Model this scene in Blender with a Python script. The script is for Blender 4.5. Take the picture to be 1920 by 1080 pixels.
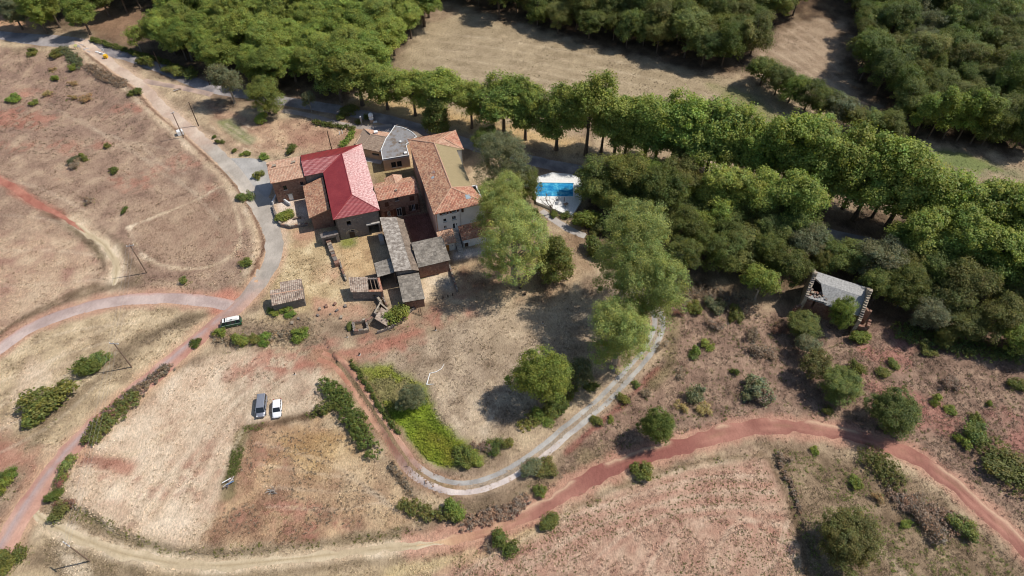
import bpy, math, random
import numpy as np
from mathutils import Vector, Matrix
for o in list(bpy.data.objects): bpy.data.objects.remove(o)
SC = bpy.context.scene
COL = SC.collection
# ------------------------------------------------------------------ camera, sky, sun, exposure
CAMH = 125.0; PITCH = math.radians(49.6)
cam = bpy.data.cameras.new('camera'); cam.sensor_width = 36; cam.lens = 24; cam.clip_start = 1; cam.clip_end = 9000
camo = bpy.data.objects.new('camera', cam); COL.objects.link(camo)
camo.location = (0, 0, CAMH); camo.rotation_euler = (math.pi/2-PITCH, 0, 0); SC.camera = camo
SUN_EL = math.radians(54); SUN_AZ = math.radians(14)           # azimuth measured from +X towards +Y
sdir = Vector((math.cos(SUN_EL)*math.cos(SUN_AZ), math.cos(SUN_EL)*math.sin(SUN_AZ), math.sin(SUN_EL)))
W = bpy.data.worlds.new('World'); SC.world = W; W.use_nodes = True
nt = W.node_tree; bg = nt.nodes['Background']; sk = nt.nodes.new('ShaderNodeTexSky'); sk.sky_type = 'NISHITA'
sk.sun_disc = False; sk.sun_elevation = SUN_EL; sk.sun_rotation = math.atan2(sdir.x, sdir.y); sk.altitude = 300
nt.links.new(sk.outputs[0], bg.inputs[0]); bg.inputs[1].default_value = 0.11
sl = bpy.data.lights.new('sun', 'SUN'); sl.energy = 4.2; sl.angle = math.radians(0.53); sl.color = (1, .95, .88)
so = bpy.data.objects.new('sun', sl); COL.objects.link(so); so.rotation_euler = sdir.to_track_quat('Z', 'Y').to_euler(); so.location = (150, 40, 250)
SC.view_settings.view_transform = 'Standard'; SC.view_settings.look = 'None'; SC.view_settings.exposure = 0.0; SC.view_settings.gamma = 1
SC.view_settings.use_curve_mapping = False
SC.render.filter_size = 1.1; SC.cycles.filter_width = 1.1

# ------------------------------------------------------------------ helpers
rng = np.random.default_rng(7); R = random.Random(5)
_c, _s = math.cos(PITCH), math.sin(PITCH); FPX = 1280.0
K = CAMH/115.0                                                     # survey was measured for a 115 m flying height
def P(px, py, z=0.0):                                              # where the sight line through a point of the photograph meets height z
    u = (px-960)/FPX; v = (540-py)/FPX
    d = (u, _c+v*_s, -_s+v*_c); t = (z-CAMH)/d[2]
    return Vector((d[0]*t, d[1]*t, z))
def lin(r, g, b):
    f = lambda c: (c/255/12.92 if c/255 <= .04045 else ((c/255+.055)/1.055)**2.4)
    return (f(r), f(g), f(b))
_tab = np.random.default_rng(3).random((256, 256))
def vnoise(x, y, sc, seed=0):
    x = np.asarray(x, float)/sc+seed*17.3; y = np.asarray(y, float)/sc+seed*9.7
    xi = np.floor(x).astype(int); yi = np.floor(y).astype(int); fx = x-xi; fy = y-yi
    fx = fx*fx*(3-2*fx); fy = fy*fy*(3-2*fy)
    a = _tab[xi & 255, yi & 255]; b = _tab[(xi+1) & 255, yi & 255]; c = _tab[xi & 255, (yi+1) & 255]; d = _tab[(xi+1) & 255, (yi+1) & 255]
    return (a*(1-fx)+b*fx)*(1-fy)+(c*(1-fx)+d*fx)*fy
def fbm(x, y, sc, seed=0, o=4):
    t = 0; a = .5; n = 0
    for i in range(o): t = t+a*vnoise(x, y, sc/2**i, seed+i*3); n += a; a *= .55
    return t/n
def sstep(a, b, x): t = np.clip((x-a)/(b-a), 0, 1); return t*t*(3-2*t)
def seg_dist(X, Y, pts, closed=False):
    best = np.full(X.shape, 1e9); n = len(pts)
    for i in range(n if closed else n-1):
        ax, ay = pts[i][0], pts[i][1]; bx, by = pts[(i+1) % n][0], pts[(i+1) % n][1]
        dx, dy = bx-ax, by-ay; L = dx*dx+dy*dy+1e-9
        t = np.clip(((X-ax)*dx+(Y-ay)*dy)/L, 0, 1)
        best = np.minimum(best, np.hypot(X-ax-t*dx, Y-ay-t*dy))
    return best
def inside(X, Y, pts):
    r = np.zeros(X.shape, bool); n = len(pts)
    for i in range(n):
        x0, y0 = pts[i][0], pts[i][1]; x1, y1 = pts[(i+1) % n][0], pts[(i+1) % n][1]
        cnd = ((y0 > Y) != (y1 > Y)) & (X < (x1-x0)*(Y-y0)/(y1-y0+1e-12)+x0); r ^= cnd
    return r
def smooth(pts, n=8):                                              # Catmull-Rom through 2-D points
    out = []; q = [pts[0]]+list(pts)+[pts[-1]]
    for i in range(1, len(q)-2):
        p0, p1, p2, p3 = [np.array(q[j][:2], float) for j in (i-1, i, i+1, i+2)]
        for k in range(n):
            t = k/n; out.append(.5*(2*p1+(p2-p0)*t+(2*p0-5*p1+4*p2-p3)*t*t+(3*p1-p0-3*p2+p3)*t**3))
    out.append(np.array(pts[-1][:2], float)); return out
def PX(l): return [P(x, y) for x, y in l]

# banks: road cuttings and field edges, (photo polyline, height, side)
BANKS = [([(165, 95), (215, 135), (262, 168), (300, 215), (350, 255), (395, 295), (435, 330), (470, 380), (490, 430), (487, 480)], 0.9, -1),
         ([(640, 690), (690, 770), (735, 850), (780, 905), (850, 945), (930, 935), (1010, 890), (1090, 835)], 0.7, 1),
         ([(150, 960), (220, 1005), (330, 1040), (450, 1045), (600, 1025), (760, 1000)], 0.7, 1)]
_BK = [([p for p in smooth(PX(b[0]), 4)], b[1], b[2]) for b in BANKS]
def height(x, y):
    x = np.asarray(x, float); y = np.asarray(y, float)
    h = ((fbm(x, y, 60, 11, 3)-.5)*1.0+(fbm(x, y, 9, 21, 2)-.5)*.22)*(.2+.8*sstep(28, 65, np.hypot(x+24, y-128)))
    for pl, hh, sd in _BK:
        near = (x > min(p[0] for p in pl)-14) & (x < max(p[0] for p in pl)+14) & (y > min(p[1] for p in pl)-14) & (y < max(p[1] for p in pl)+14)
        if not near.any(): continue
        xs = x[near]; ys = y[near]; best = np.full(xs.shape, 1e9); sg = np.zeros(xs.shape)
        for i in range(len(pl)-1):
            ax, ay = pl[i]; bx, by = pl[i+1]; dx, dy = bx-ax, by-ay; L = dx*dx+dy*dy+1e-9
            t = np.clip(((xs-ax)*dx+(ys-ay)*dy)/L, 0, 1); ex = xs-ax-t*dx; ey = ys-ay-t*dy; d = np.hypot(ex, ey)
            m = d < best; best[m] = d[m]; sg[m] = np.sign(dx*ey-dy*ex)[m]
        d = best*sg*sd
        endf = 1.0
        h[near] += hh*sstep(0, 1.3, d)*(1-sstep(3, 13, d))*endf
    return h
def hz(x, y): return float(height(np.array([x]), np.array([y]))[0])
def G(px, py): p = P(px, py); p.z = hz(p.x, p.y); return p

WL = {}
def wl(o): return WL.get(o.name, Vector((0, 0, 0))) if o else Vector((0, 0, 0))
def tag(o, label=None, cat=None, group=None, kind=None):
    if label: o['label'] = label
    if cat: o['category'] = cat
    if group: o['group'] = group
    if kind: o['kind'] = kind
    return o
def empty(name, loc, label=None, cat=None, group=None):
    o = bpy.data.objects.new(name, None); COL.objects.link(o); o.location = loc; o.empty_display_size = .2
    WL[o.name] = Vector(loc); return tag(o, label, cat, group)
def link(name, me, parent=None, loc=None):
    o = bpy.data.objects.new(name, me); COL.objects.link(o)
    if parent: o.parent = parent; WL[o.name] = wl(parent)
    if loc is not None: o.location = loc
    return o
def np_mesh(name, V, F, mat=None, col=None, smoothf=False):
    V = np.asarray(V, np.float32); F = np.asarray(F, np.int32); k = F.shape[1]
    me = bpy.data.meshes.new(name); me.vertices.add(len(V)); me.vertices.foreach_set('co', V.ravel())
    me.loops.add(F.size); me.loops.foreach_set('vertex_index', F.ravel())
    me.polygons.add(len(F)); me.polygons.foreach_set('loop_start', np.arange(0, F.size, k, dtype=np.int32))
    if smoothf: me.polygons.foreach_set('use_smooth', np.ones(len(F), bool))
    me.update(calc_edges=True)
    if col is not None:
        a = me.color_attributes.new('Col', 'FLOAT_COLOR', 'POINT'); c = np.ones((len(V), 4), np.float32); c[:, :3] = col; a.data.foreach_set('color', c.ravel())
    if mat: me.materials.append(mat)
    return me
class MB:
    def __init__(s): s.v = []; s.f = []; s.uv = {}
    def add(s, vs, fs):
        n = len(s.v); s.v += [tuple(v) for v in vs]; s.f += [tuple(i+n for i in f) for f in fs]; return s
    def quad(s, *p): return s.add(p, [tuple(range(len(p)))])
    def box(s, c, sz, ang=0, bev=0, M=None):
        x, y, z = sz[0]/2, sz[1]/2, sz[2]/2
        vs = [Vector((a*x, b*y, d*z)) for d in (-1, 1) for a, b in ((-1, -1), (1, -1), (1, 1), (-1, 1))]
        if M is None: M = Matrix.Rotation(ang, 3, 'Z')
        return s.add([M @ v+Vector(c) for v in vs], [(3, 2, 1, 0), (4, 5, 6, 7), (0, 1, 5, 4), (1, 2, 6, 5), (2, 3, 7, 6), (3, 0, 4, 7)])
    def prism(s, pts, z0, z1):                                     # pts counter-clockwise, z may be lists
        n = len(pts); a = z0 if hasattr(z0, '__len__') else [z0]*n; b = z1 if hasattr(z1, '__len__') else [z1]*n
        vs = [(p[0], p[1], a[i]) for i, p in enumerate(pts)]+[(p[0], p[1], b[i]) for i, p in enumerate(pts)]
        return s.add(vs, [tuple(range(n))[::-1], tuple(range(n, 2*n))]+[(i, (i+1) % n, n+(i+1) % n, n+i) for i in range(n)])
    def tube(s, path, rad, n=6, cap=True):
        path = [Vector(p) for p in path]; rad = rad if hasattr(rad, '__len__') else [rad]*len(path); vs = []; fs = []
        up = Vector((0, 0, 1)); 
        for i, p in enumerate(path):
            d = (path[min(i+1, len(path)-1)]-path[max(i-1, 0)]).normalized()
            a = d.cross(up); a = a.normalized() if a.length > 1e-3 else Vector((1, 0, 0)); b = d.cross(a)
            for k in range(n):
                t = 2*math.pi*k/n; vs.append(p+(a*math.cos(t)+b*math.sin(t))*rad[i])
        for i in range(len(path)-1):
            for k in range(n): fs.append((i*n+k, i*n+(k+1) % n, (i+1)*n+(k+1) % n, (i+1)*n+k))
        if cap: fs += [tuple(range(n)), tuple(range((len(path)-1)*n, len(path)*n))[::-1]]
        return s.add(vs, fs)
    def lathe(s, c, prof, n=12):
        vs = []; fs = []
        for r, z in prof: vs += [(c[0]+r*math.cos(2*math.pi*k/n), c[1]+r*math.sin(2*math.pi*k/n), c[2]+z) for k in range(n)]
        for i in range(len(prof)-1): fs += [(i*n+k, i*n+(k+1) % n, (i+1)*n+(k+1) % n, (i+1)*n+k) for k in range(n)]
        fs += [tuple(range(n))[::-1], tuple(range((len(prof)-1)*n, len(prof)*n))]
        return s.add(vs, fs)
    def build(s, name, mat, parent=None, sm=False, off=None):
        o = wl(parent) if off is None else off
        me = bpy.data.meshes.new(name); me.from_pydata([(v[0]-o[0], v[1]-o[1], v[2]-o[2]) for v in s.v], [], s.f)
        if sm: me.polygons.foreach_set('use_smooth', [True]*len(me.polygons))
        me.materials.append(mat); me.update(); return link(name, me, parent)

# ------------------------------------------------------------------ materials
def newmat(name):
    m = bpy.data.materials.new(name); m.use_nodes = True; return m, m.node_tree, m.node_tree.nodes['Principled BSDF']
def ramp(nt, fac, stops):
    r = nt.nodes.new('ShaderNodeValToRGB'); e = r.color_ramp.elements
    while len(e) < len(stops): e.new(.5)
    for i, (p, c) in enumerate(stops): e[i].position = p; e[i].color = (*c, 1)
    nt.links.new(fac, r.inputs[0]); return r.outputs[0]
def noise(nt, sc, det=4, vec=None, rough=.6):
    n = nt.nodes.new('ShaderNodeTexNoise'); n.inputs['Scale'].default_value = sc; n.inputs['Detail'].default_value = det; n.inputs['Roughness'].default_value = rough
    if vec is not None: nt.links.new(vec, n.inputs['Vector'])
    return n.outputs['Fac']
def mixc(nt, fac, a, b, mode='MIX'):
    m = nt.nodes.new('ShaderNodeMix'); m.data_type = 'RGBA'; m.blend_type = mode
    for s_, v in ((m.inputs[0], fac), (m.inputs[6], a), (m.inputs[7], b)):
        if hasattr(v, 'links'): nt.links.new(v, s_)
        elif isinstance(v, (int, float)): s_.default_value = v
        else: s_.default_value = (*v, 1)
    return m.outputs[2]
def wpos(nt):
    g = nt.nodes.new('ShaderNodeNewGeometry'); return g.outputs['Position']
def bump(nt, b, h, st, dist=.05):
    n = nt.nodes.new('ShaderNodeBump'); n.inputs['Strength'].default_value = st; n.inputs['Distance'].default_value = dist
    nt.links.new(h, n.inputs['Height']); nt.links.new(n.outputs[0], b.inputs['Normal'])
def plain(name, c, rough=.7, var=.25, sc=1.5, metal=0, spec=.3):
    m, t, b = newmat(name); p = wpos(t); f = noise(t, sc, 5, p)
    d = tuple(x*(1-var) for x in c); l = tuple(min(1, x*(1+var)) for x in c)
    t.links.new(ramp(t, f, [(.3, d), (.7, l)]), b.inputs['Base Color']); b.inputs['Roughness'].default_value = rough
    b.inputs['Metallic'].default_value = metal; b.inputs['Specular IOR Level'].default_value = spec; return m
def stone(name, cs, sc=2.2, mortar=(.3, .27, .23)):
    m, t, b = newmat(name); p = wpos(t)
    v = t.nodes.new('ShaderNodeTexVoronoi'); v.inputs['Scale'].default_value = sc; t.links.new(p, v.inputs['Vector'])
    s = t.nodes.new('ShaderNodeSeparateColor'); t.links.new(v.outputs['Color'], s.inputs[0])
    c1 = ramp(t, s.outputs[0], [(i/(len(cs)-1) if len(cs) > 1 else 0, c) for i, c in enumerate(cs)])
    n = noise(t, .35, 5, p); c2 = mixc(t, ramp(t, n, [(.42, (0, 0, 0)), (.62, (.75, .75, .75))]), c1, mortar)
    e = t.nodes.new('ShaderNodeTexVoronoi'); e.feature = 'DISTANCE_TO_EDGE'; e.inputs['Scale'].default_value = sc; t.links.new(p, e.inputs['Vector'])
    g = ramp(t, e.outputs['Distance'], [(0, (0, 0, 0)), (.12, (1, 1, 1))]); t.links.new(mixc(t, g, mortar, c2), b.inputs['Base Color'])
    b.inputs['Roughness'].default_value = .9; b.inputs['Specular IOR Level'].default_value = .1; bump(t, b, e.outputs['Distance'], .6, .06); return m
def tiles(name, cs, dirt=(.09, .07, .055), amount=.55):
    m, t, b = newmat(name); u = t.nodes.new('ShaderNodeUVMap').outputs[0]
    fl = t.nodes.new('ShaderNodeVectorMath'); fl.operation = 'FLOOR'; t.links.new(u, fl.inputs[0])
    w = t.nodes.new('ShaderNodeTexWhiteNoise'); w.noise_dimensions = '2D'; t.links.new(fl.outputs[0], w.inputs['Vector'])
    c = ramp(t, w.outputs['Value'], [(i/(len(cs)-1), k) for i, k in enumerate(cs)])
    n = noise(t, .5, 6, wpos(t), .65); c = mixc(t, ramp(t, n, [(.45, (0, 0, 0)), (.75, (amount,)*3)]), c, dirt)
    n2 = noise(t, 7, 3, wpos(t)); c = mixc(t, .28, c, ramp(t, n2, [(.3, (.08, .055, .04)), (.7, (.62, .48, .38))]))
    t.links.new(c, b.inputs['Base Color']); b.inputs['Roughness'].default_value = .85; b.inputs['Specular IOR Level'].default_value = .15; return m
def vcol(name, sc=3.5, amt=.35, rough=.95, bst=.5, streak=True):
    m, t, b = newmat(name); a = t.nodes.new('ShaderNodeVertexColor'); a.layer_name = 'Col'; p = wpos(t)
    mp = t.nodes.new('ShaderNodeMapping'); mp.inputs['Rotation'].default_value = (0, 0, .6); mp.inputs['Scale'].default_value = (1, .4, 1); t.links.new(p, mp.inputs[0])
    n = noise(t, sc, 6, mp.outputs[0] if streak else p, .75); n2 = noise(t, sc*.25, 5, p, .65); n3 = noise(t, sc*2.6, 4, p, .7)
    lo, hi = 1-amt, 1+amt
    f1 = ramp(t, n, [(.36, (1-amt*.6, 1-amt*.62, 1-amt*.66)), (.5, (1, 1, 1)), (.64, (1+amt*.5, 1+amt*.49, 1+amt*.45))])
    f2 = ramp(t, n2, [(.36, (1-amt*.14, 1-amt*.15, 1-amt*.17)), (.64, (1+amt*.12,)*3)]); f3 = ramp(t, n3, [(.32, (1-amt*1.25, 1-amt*1.3, 1-amt*1.35)), (.46, (1, 1, 1)), (.7, (1+amt*.7,)*3)])
    c = mixc(t, 1.0, mixc(t, 1.0, mixc(t, 1.0, a.outputs[0], f1, 'MULTIPLY'), f2, 'MULTIPLY'), f3, 'MULTIPLY')
    t.links.new(c, b.inputs['Base Color']); b.inputs['Roughness'].default_value = rough; b.inputs['Specular IOR Level'].default_value = .1
    bump(t, b, n3, bst, .15); return m
def leafmat(name, c, var=.35, hue=.03, trans=.38):
    m, t, b = newmat(name); a = t.nodes.new('ShaderNodeVertexColor'); a.layer_name = 'Col'
    oi = t.nodes.new('ShaderNodeObjectInfo'); hs = t.nodes.new('ShaderNodeHueSaturation')
    mr = t.nodes.new('ShaderNodeMapRange'); mr.inputs[3].default_value = .5-hue; mr.inputs[4].default_value = .5+hue; t.links.new(oi.outputs['Random'], mr.inputs[0]); t.links.new(mr.outputs[0], hs.inputs['Hue'])
    w = t.nodes.new('ShaderNodeTexWhiteNoise'); w.noise_dimensions = '1D'; t.links.new(oi.outputs['Random'], w.inputs['W'])
    mv = t.nodes.new('ShaderNodeMapRange'); mv.inputs[3].default_value = 1-var; mv.inputs[4].default_value = 1+var; t.links.new(w.outputs['Value'], mv.inputs[0]); t.links.new(mv.outputs[0], hs.inputs['Value'])
    cc = mixc(t, 1.0, a.outputs[0], c, 'MULTIPLY'); t.links.new(cc, hs.inputs['Color']); t.links.new(hs.outputs[0], b.inputs['Base Color'])
    b.inputs['Roughness'].default_value = .55; b.inputs['Specular IOR Level'].default_value = .25
    tr = t.nodes.new('ShaderNodeBsdfTranslucent'); t.links.new(mixc(t, 1.0, hs.outputs[0], (1.1, 1.25, .5), 'MULTIPLY'), tr.inputs[0])
    mx = t.nodes.new('ShaderNodeMixShader'); mx.inputs[0].default_value = trans; t.links.new(b.outputs[0], mx.inputs[1]); t.links.new(tr.outputs[0], mx.inputs[2])
    t.links.new(mx.outputs[0], t.nodes['Material Output'].inputs[0]); return m

TILE_OLD = tiles('old clay tile', [lin(128, 82, 60), lin(182, 120, 88), lin(198, 144, 108), lin(212, 172, 136), lin(160, 98, 70)], amount=.32)
TILE_GREY = tiles('lichened grey tile', [lin(112, 94, 82), lin(156, 136, 120), lin(182, 164, 146), lin(200, 184, 166), lin(138, 112, 98)], amount=.35)
TILE_RED = tiles('terracotta tile', [lin(150, 88, 66), lin(190, 120, 92), lin(205, 142, 112), lin(214, 172, 142), lin(172, 98, 74)], amount=.3)
TILE_PALE = tiles('pale tile', [lin(180, 130, 105), lin(205, 160, 130), lin(220, 185, 155), lin(195, 140, 112)], amount=.25)
TILE_BROWN = tiles('brown concrete tile', [lin(128, 108, 92), lin(150, 130, 112), lin(165, 145, 125), lin(140, 116, 98)], amount=.3)
FELT = plain('roof underlay', lin(156, 140, 106), .95, .22, 3.5)
STONE = stone('rubble stone', [lin(100, 95, 92), lin(132, 124, 116), lin(116, 104, 98), lin(156, 146, 136)], mortar=lin(124, 115, 108))
STONE_RED = stone('red sandstone', [lin(120, 82, 70), lin(146, 108, 92), lin(108, 80, 70), lin(165, 132, 112)], mortar=lin(140, 112, 96))
STONE_PALE = stone('pale stone', [lin(150, 138, 122), lin(178, 165, 146), lin(130, 116, 102), lin(195, 182, 162)], 2.6, mortar=lin(160, 146, 128))
RENDER_W = plain('white render', lin(216, 214, 210), .9, .1, .6)
RENDER_T = plain('cream render', lin(205, 172, 142), .9, .1, .8)
RENDER_P = plain('pink render', lin(190, 150, 130), .9, .22, .7)
DARKIN = plain('dark interior', (.02, .018, .016), .9, .1)
WOOD = plain('weathered wood', lin(132, 112, 94), .85, .3, 3)
WOODDARK = plain('dark wood', lin(70, 54, 44), .8, .3, 3)
BROWNSH = plain('brown shutter', lin(86, 52, 40), .7, .25, 3)
OCHRE = plain('ochre door', lin(196, 134, 70), .7, .15, 2)
CONC = plain('concrete', lin(178, 172, 164), .9, .15, 1.5)
WHITE = plain('white paint', lin(236, 236, 232), .5, .04, 2)
FRAMEW = plain('white frame', lin(226, 224, 218), .6, .05, 2)
METAL = plain('galvanised metal', lin(170, 172, 176), .4, .08, 3, .6)
RUBBER = plain('tyre rubber', (.02, .02, .02), .8, .1)
FLATROOF = None
def glassmat(name='window glass', c=(.02, .025, .03)):
    m, t, b = newmat(name); b.inputs['Base Color'].default_value = (*c, 1); b.inputs['Roughness'].default_value = .08; b.inputs['Specular IOR Level'].default_value = .6; return m
GLASS = glassmat()
def sheetmat():
    m, t, b = newmat('fibre cement sheet'); p = wpos(t); oi = t.nodes.new('ShaderNodeObjectInfo')
    n = noise(t, 1.6, 6, p, .7); c = ramp(t, n, [(.3, lin(116, 108, 99)), (.5, lin(148, 140, 129)), (.7, lin(178, 169, 156))])
    mr = t.nodes.new('ShaderNodeMapRange'); mr.inputs[3].default_value = .8; mr.inputs[4].default_value = 1.22; t.links.new(oi.outputs['Random'], mr.inputs[0])
    c = mixc(t, 1.0, mixc(t, .0, c, c), mr.outputs[0], 'MULTIPLY')
    l = noise(t, 5, 4, p, .7); c = mixc(t, ramp(t, l, [(.55, (0, 0, 0)), (.68, (.6, .6, .6))]), c, lin(92, 82, 72))
    t.links.new(c, b.inputs['Base Color']); b.inputs['Roughness'].default_value = .9; b.inputs['Specular IOR Level'].default_value = .1; return m
SHEET = sheetmat()
def mossymat():
    m, t, b = newmat('mossy fibre cement'); p = wpos(t); n = noise(t, 1.3, 6, p, .7)
    t.links.new(ramp(t, n, [(.3, lin(104, 90, 76)), (.5, lin(140, 126, 112)), (.72, lin(168, 150, 132))]), b.inputs['Base Color']); b.inputs['Roughness'].default_value = .95; b.inputs['Specular IOR Level'].default_value = .1; return m
MOSSY = mossymat()
def paleMat():
    m, t, b = newmat('bleached sheet'); p = wpos(t); n = noise(t, 1.1, 6, p, .75)
    t.links.new(ramp(t, n, [(.3, lin(108, 99, 90)), (.48, lin(148, 138, 127)), (.64, lin(202, 194, 182))]), b.inputs['Base Color']); b.inputs['Roughness'].default_value = .9; return m
BLEACH = paleMat()
def redmetal():
    m, t, b = newmat('red coated steel'); p = wpos(t)
    mp = t.nodes.new('ShaderNodeMapping'); mp.inputs['Rotation'].default_value = (0, 0, math.radians(-17.5)); mp.inputs['Scale'].default_value = (.1, 2.2, 1); t.links.new(p, mp.inputs[0])
    n = noise(t, 1.0, 3, mp.outputs[0]); n2 = noise(t, .4, 4, p)
    t.links.new(ramp(t, n2, [(.3, lin(138, 46, 46)), (.7, lin(156, 60, 58))]), b.inputs['Base Color']); b.inputs['Roughness'].default_value = .34; b.inputs['Specular IOR Level'].default_value = 1.0
    bump(t, b, n, .24, .22); return m
REDM = redmetal()
# ------------------------------------------------------------------ the ground: one sheet, fine where the photograph looks, coarse to the horizon
def axis(lo, hi, d0, d1):
    out = [lo]
    while out[-1] < hi: t = (out[-1]-lo)/(hi-lo); out.append(out[-1]+d0+(d1-d0)*t)
    return np.array(out)
ys = axis(24, 262, .42, .85); xs = np.arange(-205, 205.1, .5)
oy0 = np.array([-3000, -1200, -500, -200, -80, -20, 8]); oy1 = np.array([275, 300, 350, 450, 700, 1200, 3000, 6000])
ox = np.array([215, 240, 300, 420, 700, 1200, 3000]); XS = np.concatenate([-ox[::-1], xs, ox]); YS = np.concatenate([oy0, ys, oy1])
GX, GY = np.meshgrid(XS, YS); GZ = height(GX.ravel(), GY.ravel()).reshape(GX.shape)
CX = GX.ravel(); CY = GY.ravel(); N0 = len(CX)
base = fbm(CX, CY, 4, 1, 5)
def L3(c): return np.array(lin(*c))
def grad(f, stops):
    f = np.clip(f, 0, 1); pos = [s[0] for s in stops]; return np.stack([np.interp(f, pos, [L3(s[1])[k] for s in stops]) for k in range(3)], -1)
COLG = grad(base, [(.3, (138, 118, 94)), (.5, (166, 146, 116)), (.7, (188, 168, 134))])
TUFT = np.full(N0, .5)
FB = {}
def nz(sc, seed):
    if (sc, seed) not in FB: FB[(sc, seed)] = fbm(CX, CY, sc, seed, 4)
    return FB[(sc, seed)]
def blend(m, cols, sc=5, seed=2, tuft=None):
    global COLG, TUFT
    if isinstance(cols[0], (int, float)): cols = [(.0, cols), (1., cols)]
    idx = m > .003
    if not idx.any(): return
    f = .5+(nz(sc, seed)[idx]-.5)*.7; c = grad(f, cols); mm = m[idx][:, None]
    COLG[idx] = COLG[idx]*(1-mm)+c*mm
    if tuft is not None: TUFT[idx] = TUFT[idx]*(1-m[idx])+tuft*m[idx]
def poly(px, cols, feather=2.0, k=1.0, jag=2.0, sc=5, seed=2, tuft=None, nsc=4, thr=None):
    sc = min(sc, 3.2); pts = PX(px); x0 = min(p[0] for p in pts)-12; x1 = max(p[0] for p in pts)+12; y0 = min(p[1] for p in pts)-12; y1 = max(p[1] for p in pts)+12
    sub = np.nonzero((CX > x0) & (CX < x1) & (CY > y0) & (CY < y1))[0]
    X = CX[sub]; Y = CY[sub]; d = seg_dist(X, Y, pts, True); d = np.where(inside(X, Y, pts), d, -d)
    d = d+(nz(nsc, 31)[sub]-.5)*jag*3; m = np.zeros(N0); m[sub] = sstep(-feather, feather, d)*k
    if thr: m = m*sstep(thr[0], thr[1], nz(thr[2], 41))
    blend(m, cols, sc, seed, tuft)
def line(px, w, cols, feather=.8, k=1.0, jag=.8, sc=3, seed=4, tuft=None, off=0, thr=None):
    pts = smooth(PX(px), 6) if len(px) > 2 else PX(px)
    if off:
        q = []
        for i, p in enumerate(pts):
            t = np.array(pts[min(i+1, len(pts)-1)][:2])-np.array(pts[max(i-1, 0)][:2]); t = t/(np.hypot(*t)+1e-9); q.append((p[0]-t[1]*off, p[1]+t[0]*off))
        pts = q
    x0 = min(p[0] for p in pts)-w-4; x1 = max(p[0] for p in pts)+w+4; y0 = min(p[1] for p in pts)-w-4; y1 = max(p[1] for p in pts)+w+4
    sub = np.nonzero((CX > x0) & (CX < x1) & (CY > y0) & (CY < y1))[0]
    d = w/2-seg_dist(CX[sub], CY[sub], pts)+(nz(2.5, 33)[sub]-.5)*jag*2; m = np.zeros(N0); m[sub] = sstep(-feather, feather, d)*k
    if thr: m = m*sstep(thr[0], thr[1], nz(thr[2], 41))
    blend(m, cols, sc, seed, tuft)
RED = [(.3, (144, 96, 78)), (.5, (164, 114, 93)), (.7, (180, 134, 110))]
STRAW = [(.3, (186, 164, 132)), (.5, (206, 186, 152)), (.7, (220, 204, 174))]
TAN = [(.3, (134, 114, 92)), (.5, (160, 140, 112)), (.7, (186, 166, 132))]
SCRUB = [(.3, (104, 86, 72)), (.5, (136, 116, 96)), (.7, (160, 140, 114))]
OLIVE = [(.3, (96, 88, 58)), (.5, (126, 114, 78)), (.7, (152, 138, 98))]
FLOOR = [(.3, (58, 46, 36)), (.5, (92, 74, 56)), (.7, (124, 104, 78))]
PINKF = [(.3, (186, 158, 130)), (.5, (204, 182, 152)), (.7, (216, 198, 170))]
DARKS = [(.3, (84, 70, 54)), (.5, (110, 94, 72)), (.7, (134, 118, 90))]
# far side: woodland floor behind everything
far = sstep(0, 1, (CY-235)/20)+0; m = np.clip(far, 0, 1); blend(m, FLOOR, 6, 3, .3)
# upper left fields
poly([(-300, 70), (150, 100), (262, 165), (380, 290), (470, 380), (492, 470), (430, 545), (200, 548), (-300, 720)], [(.3, (130, 104, 88)), (.5, (156, 130, 108)), (.7, (180, 156, 128))], 3, .9, 3, 6, 5, .8)
poly([(-60, 90), (120, 110), (262, 165), (300, 240), (180, 270), (-60, 260)], [(.3, (124, 100, 86)), (.5, (150, 124, 104)), (.7, (172, 148, 120))], 4, .8, 4, 7, 6, .9)
for q in ([(-40, 205), (60, 205), (115, 218), (60, 238), (-40, 240)], [(30, 160), (90, 175), (60, 190), (20, 185)], [(230, 195), (292, 205), (285, 222), (225, 215)]): poly(q, RED, 2, .9, 4, 3, 7, .2, 4, (.36, .52, 2.2))
for q in ([(200, 332), (258, 328), (262, 348), (205, 355)], [(365, 335), (420, 345), (415, 372), (375, 372)], [(372, 450), (452, 450), (448, 478), (380, 470)], [(270, 310), (300, 315), (285, 345)], [(100, 318), (120, 318), (118, 328), (100, 328)], [(330, 300), (400, 292), (390, 312), (330, 315)], [(0, 270), (60, 268), (200, 262), (210, 272), (80, 282), (0, 285)]): poly(q, RED, 2.5, .65, 4, 3, 8, .3, 4, (.42, .56, 1.4))
poly([(260, 375), (440, 370), (450, 470), (400, 500), (290, 500), (245, 430)], [(.3, (146, 118, 96)), (.7, (172, 148, 120))], 3, .7, 2, 5, 9, .8)
line([(240, 425), (330, 390), (420, 352)], .7, STRAW, .5, .7); line([(242, 425), (262, 470), (300, 495), (370, 503), (430, 485), (452, 455), (445, 400), (430, 360)], .8, STRAW, .5, .8)
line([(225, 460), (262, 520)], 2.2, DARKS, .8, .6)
poly([(-200, 440), (100, 420), (190, 480), (190, 540), (60, 600), (-200, 700)], [(.3, (164, 126, 106)), (.5, (186, 158, 128)), (.7, (206, 184, 150))], 5, .75, 5, 9, 10, .6)
line([(-60, 310), (0, 338), (30, 356), (62, 378), (112, 404), (160, 432)], 3.4, RED, .7, .95, .8, 3, 4, .05)
line([(130, 412), (165, 436), (200, 462), (218, 498), (210, 540)], 4.2, STRAW, 1.5, .9, 1.4, 3, 4, .2)
line([(80, 398), (130, 428), (170, 460), (190, 480)], 1.6, DARKS, .8, .7)
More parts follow.
